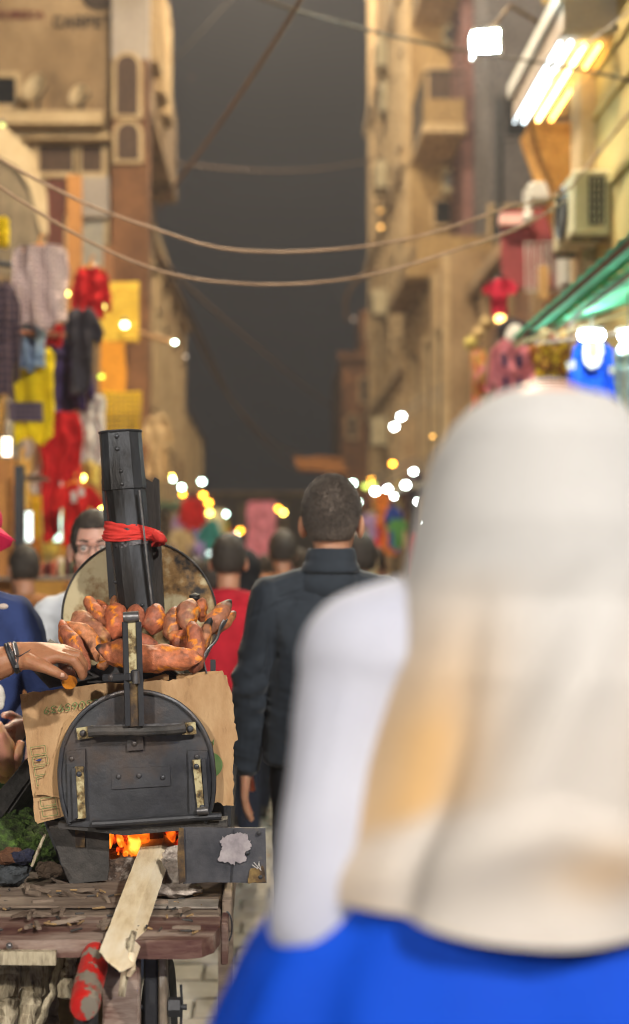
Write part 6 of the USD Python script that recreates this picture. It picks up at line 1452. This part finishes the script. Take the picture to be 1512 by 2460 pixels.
# headscarf
PYs = [929, 932, 940, 955, 985, 1030, 1100, 1200, 1300, 1400, 1450, 1550, 1700, 1885, 2060, 2120, 2180]
PWs = [6, 45, 95, 135, 185, 228, 272, 303, 322, 343, 360, 382, 432, 505, 570, 585, 592]
zz = np.array([zw(y) for y in PYs]); ww = np.array(PWs) * KW
lv = []
for y in np.concatenate([np.linspace(929, 960, 10), np.linspace(975, 2130, 90)]):
    z = zw(y); wv = np.interp(y, PYs, ww)
    dep = np.interp(y, [929, 960, 1050, 1250, 1430, 1600, 1900, 2230], [.004, .075, .112, .125, .124, .152, .170, .172]) * (min(1, wv / .06))
    lv.append((z, wv, dep, np.interp(y, [929, 1200, 1500, 1900], [-.01, -.01, -.012, -.004])))
def sc_fold(p, th, t, z):
    back = max(0, -math.sin(th)); x = (p[0] - WX)
    amt = np.clip((1.50 - z) / .12, 0, 1)
    phi = math.atan2(x - .13, 1.66 - z)
    g = .010 * math.sin(phi * 13 + .6) + .005 * math.sin(phi * 27 + 2.0)
    sl = -.078 + (1.471 - z) * -.253
    g -= .012 * math.exp(-((x - sl) / .016) ** 2) * np.clip((1.50 - z) / .06, 0, 1)
    lz = np.interp(x, [-.26, -.168, -.089, -.022, .045, .25], [1.20, 1.2476, 1.2815, 1.2993, 1.279, 1.20])
    g += .008 * np.clip((lz - z) / .03, 0, 1) * np.clip((x + .25) / .05, 0, 1)
    g += .006 * math.sin((lz - z) * 60) * (z < lz)
    g *= amt * (.35 + .65 * back)
    rr = np.array([x, p[1] - WY, 0]); rn = rr / (np.linalg.norm(rr) + 1e-6)
    hz = 0.03 * (x / .22) if x < 0 else -0.0
    drop = np.clip((1.24 - z) / .1, 0, 1) * (.018 * (-x / .2) - .012 + .006 * math.sin(x * 30))
    if math.sin(th) > 0.35: drop += .0
    return p + rn * g + np.array([0, 0, drop])
sv, sf = surf(lv, 168, fold=sc_fold)
sm_ = tm((sv, sf)); sx_, sz_ = sv[:, 0] - WX, sv[:, 2]
# scarf tint: tan panels with fold shading put into the colour, on a pale ground
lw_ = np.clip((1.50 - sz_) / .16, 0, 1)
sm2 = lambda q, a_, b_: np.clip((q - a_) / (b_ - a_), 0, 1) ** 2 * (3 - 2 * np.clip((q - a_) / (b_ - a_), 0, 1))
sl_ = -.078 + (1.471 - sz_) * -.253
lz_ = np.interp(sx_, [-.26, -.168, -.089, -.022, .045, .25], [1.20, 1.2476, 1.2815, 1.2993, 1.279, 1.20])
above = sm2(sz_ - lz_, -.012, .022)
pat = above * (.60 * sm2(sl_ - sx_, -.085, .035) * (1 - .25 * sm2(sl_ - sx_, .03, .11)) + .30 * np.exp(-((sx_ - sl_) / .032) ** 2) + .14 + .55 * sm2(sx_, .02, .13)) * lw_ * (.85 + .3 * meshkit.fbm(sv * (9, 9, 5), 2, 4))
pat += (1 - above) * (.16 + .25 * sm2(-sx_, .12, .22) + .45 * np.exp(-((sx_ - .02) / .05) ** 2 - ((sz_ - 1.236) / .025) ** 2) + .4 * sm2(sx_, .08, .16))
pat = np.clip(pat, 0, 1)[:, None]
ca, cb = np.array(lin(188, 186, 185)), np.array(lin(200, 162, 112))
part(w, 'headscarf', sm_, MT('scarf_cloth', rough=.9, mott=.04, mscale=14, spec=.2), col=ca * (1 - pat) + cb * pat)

# --- the person with glasses and a white shirt behind the oven
gY = 4.75; gX = (229 - VX) / FPX * gY
gm_ = person('person with dark hair and thin glasses in a white shirt, half hidden behind the chimney', gX, gY, 1.50 + (1330 - 1230) / FPX * gY, math.pi - .12, skin=skin_pink, top=cloth('white_tee', (216, 220, 226), .9), bottom=jeans, hair='short', sleeves='short', head_yaw=.18, res=.025, top_name='white_shirt')
Hg = gm_.head
for s_ in (-1, 1):
    part(gm_, 'glasses_rim', tube([Hg((s_ * .032 + .022 * math.cos(q), .102 - .006 * abs(s_ * .032 + .022 * math.cos(q)) / .05, .002 + .016 * math.sin(q))) for q in np.linspace(0, 6.283, 20)[:-1]], .0016, 6, True), dark_steel)
    part(gm_, 'glasses_arm', tube([Hg((s_ * .054, .096, .006)), Hg((s_ * .078, .06, .008)), Hg((s_ * .084, .0, .008))], .0016, 6), dark_steel)
part(gm_, 'glasses_bridge', tube([Hg((-.010, .104, .006)), Hg((0, .108, .008)), Hg((.010, .104, .006))], .0014, 6), dark_steel)

# --- the person in navy at the left edge, red cap
nY = 3.95; nX = (-84 - VX) / FPX * nY
nv_ = person('person in a navy sweater and red peaked cap at the left picture edge, handling food', nX, nY, 1.665, -2.6, skin=skin_pink, top=cloth('navy_sweater', (50, 66, 116), .8, bump=.002), bottom=jeans, hair='short', res=.02, top_name='sweater', head_yaw=.3, wide=1.0,
             arms={1: dict(elbow=(.20, .06, 1.06), wrist=(.16, .27, 1.0)), -1: dict(elbow=(-.23, .06, 1.08), wrist=(-.06, .27, 1.04))})
hcv = nv_.hc; hc2 = nv_.W(hcv); dirn = np.array([math.cos(.27), -math.sin(.27), 0])
capm = cloth('cap_pink', (226, 40, 88), .85)
part(nv_, 'cap', flesh([(ell((0, 0, 0), (.098, .110, .075)) - Manifold.cube((.4, .4, .2)).translate((-.2, -.2, -.22))).translate(tuple(hc2 + (0, 0, .055)))], .02, 2), capm, smooth=True)
brim = np.array([A(30, 1300, 3.78), A(26, 1312, 3.80), A(0, 1326, 3.84), hc2 + (.06, -.09, .035), hc2 + (.06, .07, .045), A(2, 1292, 3.90)])
part(nv_, 'cap_peak', tm(Manifold.hull_points(np.vstack([brim, brim + (0, 0, .008)])).refine_to_length(.03)), capm, smooth=20)
part(nv_, 'loose_thread', tube([A(28, 1300, 3.78), A(33, 1295, 3.78), A(37, 1300, 3.78)], .0015, 5), capm)
part(nv_, 'chest_patch', tm(Manifold.sphere(1, 20).scale((.013, .006, .008)).translate(tuple(A(8, 1457, 3.73)))), cloth('patch', (206, 190, 180), .8), smooth=True)
# the pieces being peeled at the left edge
for k, (p, q_, r, lb) in enumerate((((-14, 1752), (18, 1850), 34, 'peeled pinkish sweet potato at the left picture edge'), ((50, 1790), (30, 1858), 14, 'pale sweet potato half beside the cardboard corner'), ((-6, 1846), (16, 1870), 20, 'lowest pale sweet potato piece above the black trough'))):
    a_, b_ = A(*p, 3.62), A(*q_, 3.6); rr = r / FPX * 3.6
    obj('sweet_potato', wob(flesh([Manifold.batch_hull([sph(a_, rr * .7), sph((a_ + b_) / 2, rr), sph(b_, rr * .6)])], .01, 4), .006, 25, k), M('peeled%d' % k, lin(232, 160, 136), lin(226, 176, 120), scale=14, rough=.5, c3=lin(236, 190, 90), lo=.4, hi=.75), lb, 'sweet potato', smooth=True)
obj('cloth_scrap', wob(ball(A(0, 1676, 3.6), .03, 4, (.5, .4, 1.1)), .012, 20), wht, 'white cloth scrap at the left edge under the reaching arm', 'cloth')

# --- the vendor: only the reaching arm enters the picture
HY = 3.11
S = lambda x, y, Y: A(x, y, Y)
fing = []
fing.append(Manifold.batch_hull([sph(S(40, 1566, 3.125), .022), sph(S(42, 1588, 3.105), .020), sph(S(92, 1566, 3.12), .022), sph(S(140, 1578, 3.088), .0135), sph(S(148, 1568, 3.11), .0135), sph(S(152, 1561, 3.135), .0125), sph(S(150, 1560, 3.16), .0115), sph(S(84, 1592, 3.09), .015)]))
fing += chain((S(138, 1577, 3.088), .0132), (S(176, 1587, 3.074), .0108), (S(192, 1608, 3.078), .0096), (S(198, 1626, 3.088), .0080))
fing += chain((S(148, 1568, 3.11), .0130), (S(186, 1577, 3.10), .0106), (S(201, 1600, 3.112), .0095), (S(201, 1623, 3.125), .0080))
fing += chain((S(152, 1561, 3.135), .0122), (S(188, 1572, 3.13), .0100), (S(203, 1596, 3.15), .0090), (S(198, 1617, 3.162), .0076))
fing += chain((S(150, 1560, 3.16), .0112), (S(180, 1570, 3.165), .0090), (S(193, 1590, 3.18), .0080), (S(190, 1607, 3.19), .0068))
fing += chain((S(70, 1588, 3.092), .0190), (S(108, 1603, 3.072), .0135), (S(136, 1616, 3.064), .0112), (S(155, 1626, 3.07), .0086))
vsh, vel = np.array([-1.0, 3.12, 1.36]), np.array([-.86, 3.06, 1.17])
arm_l = chain((vsh, .05), (vel, .042), (S(-30, 1600, 3.10), .041), (S(10, 1590, 3.11), .034), (S(40, 1577, 3.115), .0265))
vX, vY = -1.16, 3.13
vd = person('person reaching in from the left with bare forearm, metal watch and braided bracelet', vX, vY, 1.70, -math.pi / 2, skin=skin_tan, top=cloth('vendor_shirt', (110, 100, 92), .8), bottom=jeans, hair='short', res=.03, top_name='shirt', sleeves='short',
            arms={-1: dict(shoulder=(.0 - .155, .14, 1.35), elbow=(-.10, .25, 1.2), wrist=(-.05, .30, 1.2), hand=False)})
UsdGeom.Imageable(vd.prim)
stage.RemovePrim(vd.path + '/body'); USED.pop((vd.path, 'body'))
# continuous body with the arm: rebuilt so that the forearm and hand are one surface with it
k_ = 1.70 / 1.75
hcx = np.array([vX + .02, vY, 1.70 - .134 * k_])
vb = [m.rotate((0, 0, -90)).translate(tuple(hcx)) for m in head_parts(k_)] + chain((hcx + (-.02, 0, -.07), .055), ((vX - .02, vY, 1.40), .066))
vb += [ell((vX, vY, 1.25), (.09, .145, .16)), ell((vX, vY, 1.02), (.09, .14, .2))] + chain(((vX, vY - .15, 1.345), .05), ((vX - .01, vY, 1.36), .06), ((vX, vY + .15, 1.345), .05)) + chain(((vX, vY - .15, 1.345), .05), (vsh, .05))
vb += chain(((vX, vY + .15, 1.345), .05), ((vX + .02, vY + .2, 1.08), .037), ((vX + .06, vY + .2, .86), .027)) + hand_parts((vX + .06, vY + .2, .86), (0.1, 0, -.99), (0, 1, 0), (.99, 0, .1), .95)
for sd in (-1, 1): vb += chain(((vX, vY + sd * .085, .88), .078), ((vX + .02, vY + sd * .09, .48), .05), ((vX, vY + sd * .095, .08), .034)) + chain(((vX - .03, vY + sd * .095, .033), .03), ((vX + .12, vY + sd * .095, .028), .025))
part(vd, 'body', flesh(vb + arm_l + fing, .005, 7), skin_tan, smooth=True)
tn = S(151, 1622, 3.058)
part(vd, 'thumb_nail', tm(Manifold.sphere(1, 18).scale((.0062, .003, .0056)).rotate((0, 35, 0)).translate(tuple(S(149, 1622, 3.0595)))), nail_m, smooth=True)
wax = S(44, 1576, 3.115) - S(10, 1590, 3.11); wax /= np.linalg.norm(wax)
wu = np.cross(wax, (0, 1, 0)); wu /= np.linalg.norm(wu); wv_ = np.cross(wax, wu)
def ring_at(c, r, rad, n=36, wobf=0.0, wide_=1.0):
    return tube([c + wu * (r * wide_) * math.cos(q) + wv_ * r * math.sin(q) + wax * wobf * math.sin(9 * q) for q in np.linspace(0, 2 * math.pi, n + 1)[:-1]], rad, 8, True)
wcen = S(27, 1582, 3.112)
wt = thing('wristwatch', 'dark strapped metal wristwatch on the reaching wrist', 'watch', wcen)
part(wt, 'strap', cat_(ring_at(wcen, .0325, .004), ring_at(wcen + wax * .006, .0322, .004)), dark_steel)
part(wt, 'case', tube([wcen + wax * -.006 + wu * -.0 + np.array([.012, -.028, .020]), wcen + np.array([.012, -.026, .0]) + wax * .004, wcen + np.array([.016, -.024, -.018])], [.006, .007, .006], 8), bright_steel)
part(wt, 'case', bar(S(34, 1543, 3.085), S(41, 1575, 3.075), .010, .006, bev=.0015), bright_steel, smooth=False)
br = thing('bracelet', 'braided pink and brown bracelet below the watch', 'bracelet', wcen)
part(br, 'braid', ring_at(wcen + wax * .009, .0315, .0038, 60, .0012), M('braid', lin(206, 160, 140), lin(70, 44, 34), scale=160, rough=.7, lo=.48, hi=.52, detail=1), smooth=True)
part(br, 'cord', tube(spline([S(30, 1580, 3.082), S(52, 1574, 3.088), S(78, 1558, 3.10), S(86, 1553, 3.115)], 14), .0016, 6), dark_steel)

# --- the crowd
def crowd(label, px, topy, Y, yaw, hair, top, **kw):
    H = 1.5 - (topy - 1330) / FPX * Y
    return person(label, (px - VX) / FPX * Y, Y, H, yaw, top=top, hair=hair, res=.035, build_face=abs(yaw) > 1.5, group='people in the market crowd', **kw)
crowd('person in a red top seen from behind, between the oven and the dark jacket', 549, 1286, 6.5, 0, 'short', cloth('red_top', (196, 34, 52), .75), wide=1.05)
crowd('person with round dark hair in the crowd left of the dark jacketed one', 679, 1280, 9, .2, 'full', cloth('c1', (190, 130, 90), .8))
crowd('person in a black headscarf and cloak right of the red topped one', 593, 1326, 8, 0, 'scarf', cloth('c2', (34, 34, 38), .8), hairmat=cloth('black_scarf', (30, 30, 34), .8))
crowd('person with dark hair just behind the right shoulder of the dark jacketed one', 861, 1284, 7, .1, 'full', cloth('c3', (70, 60, 56), .8))
crowd('person in orange tan clothes far off under the pink garments', 636, 1336, 14, .2, 'full', cloth('c4', (214, 150, 80), .8))
crowd('person in pale clothes far off beside the round haired one', 722, 1322, 12, 0, 'short', cloth('c5', (200, 180, 150), .8))
crowd('person in dark clothes behind the round back plate', 508, 1352, 8.5, 0, 'full', cloth('c6', (60, 60, 70), .8))
crowd('person in an amber shirt left of the red topped one', 470, 1340, 10, -.3, 'short', cloth('c7', (230, 140, 50), .8))
crowd('person in a white shirt far off beneath the amber lamps', 612, 1345, 17, 0, 'short', cloth('c8', (210, 200, 190), .8))
crowd('person in brown by the shelf at the left picture edge', 58, 1312, 7.2, .5, 'short', cloth('c9', (150, 100, 60), .8))
crowd('person in a blue shirt far behind the dark jacketed one', 905, 1316, 12, 0, 'short', cloth('c10', (80, 90, 130), .8))
crowd('person in a cream headscarf far down the right side', 880, 1325, 10, .2, 'scarf', cloth('c11', (190, 170, 140), .8), hairmat=cloth('cream_scarf', (216, 196, 160), .85))
r5 = np.random.default_rng(33)
HC = [cloth('hc%d' % i, c, .8) for i, c in enumerate([(120, 60, 60), (200, 190, 170), (60, 90, 120), (170, 120, 60), (40, 44, 50), (150, 150, 160)])]
HS = [M('hair_a', (.05, .036, .026), (.10, .07, .05), scale=90, rough=.6), M('hair_b', (.02, .016, .014), (.05, .04, .03), scale=90, rough=.6), cloth('hs1', (200, 150, 170), .8), cloth('hs2', (120, 130, 160), .8), cloth('hs3', (230, 220, 200), .85)]
for k, (px, ty, Yc, hd_, hm__, tp, lb) in enumerate(((452, 1352, 12, 'scarf', 2, 2, 'person in a pink headscarf far off left of the red topped one'), (530, 1348, 13, 'full', 0, 3, 'brown haired person far off behind the red topped one'), (572, 1352, 18, 'scarf', 4, 1, 'person in a white headscarf far off below the left amber lamp'), (652, 1352, 19, 'short', 1, 0, 'person in dull red far off below the pink garments'), (700, 1346, 15, 'scarf', 3, 5, 'person in a grey blue headscarf far off left of the dark jacket'), (735, 1350, 21, 'full', 0, 4, 'person in black far off beside the dark jacket collar'), (600, 1358, 24, 'full', 1, 3, 'small distant person in ochre near the street end'), (915, 1338, 15, 'short', 0, 1, 'person in cream far off at the right of the dark jacket'), (420, 1348, 9.5, 'full', 1, 5, 'person in grey behind the round back plate'))):
    crowd(lb, px, ty, Yc, [.3, -.4, 0, .6, -.2, .1, 0, -.5, .2][k], hd_, HC[tp], hairmat=HS[hm__], wide=[1.1, .95, 1, 1.05, .9, 1, 1, 1.1, 1][k], head_yaw=[.4, -.3, .1, .5, -.6, 0, .2, .3, -.2][k])
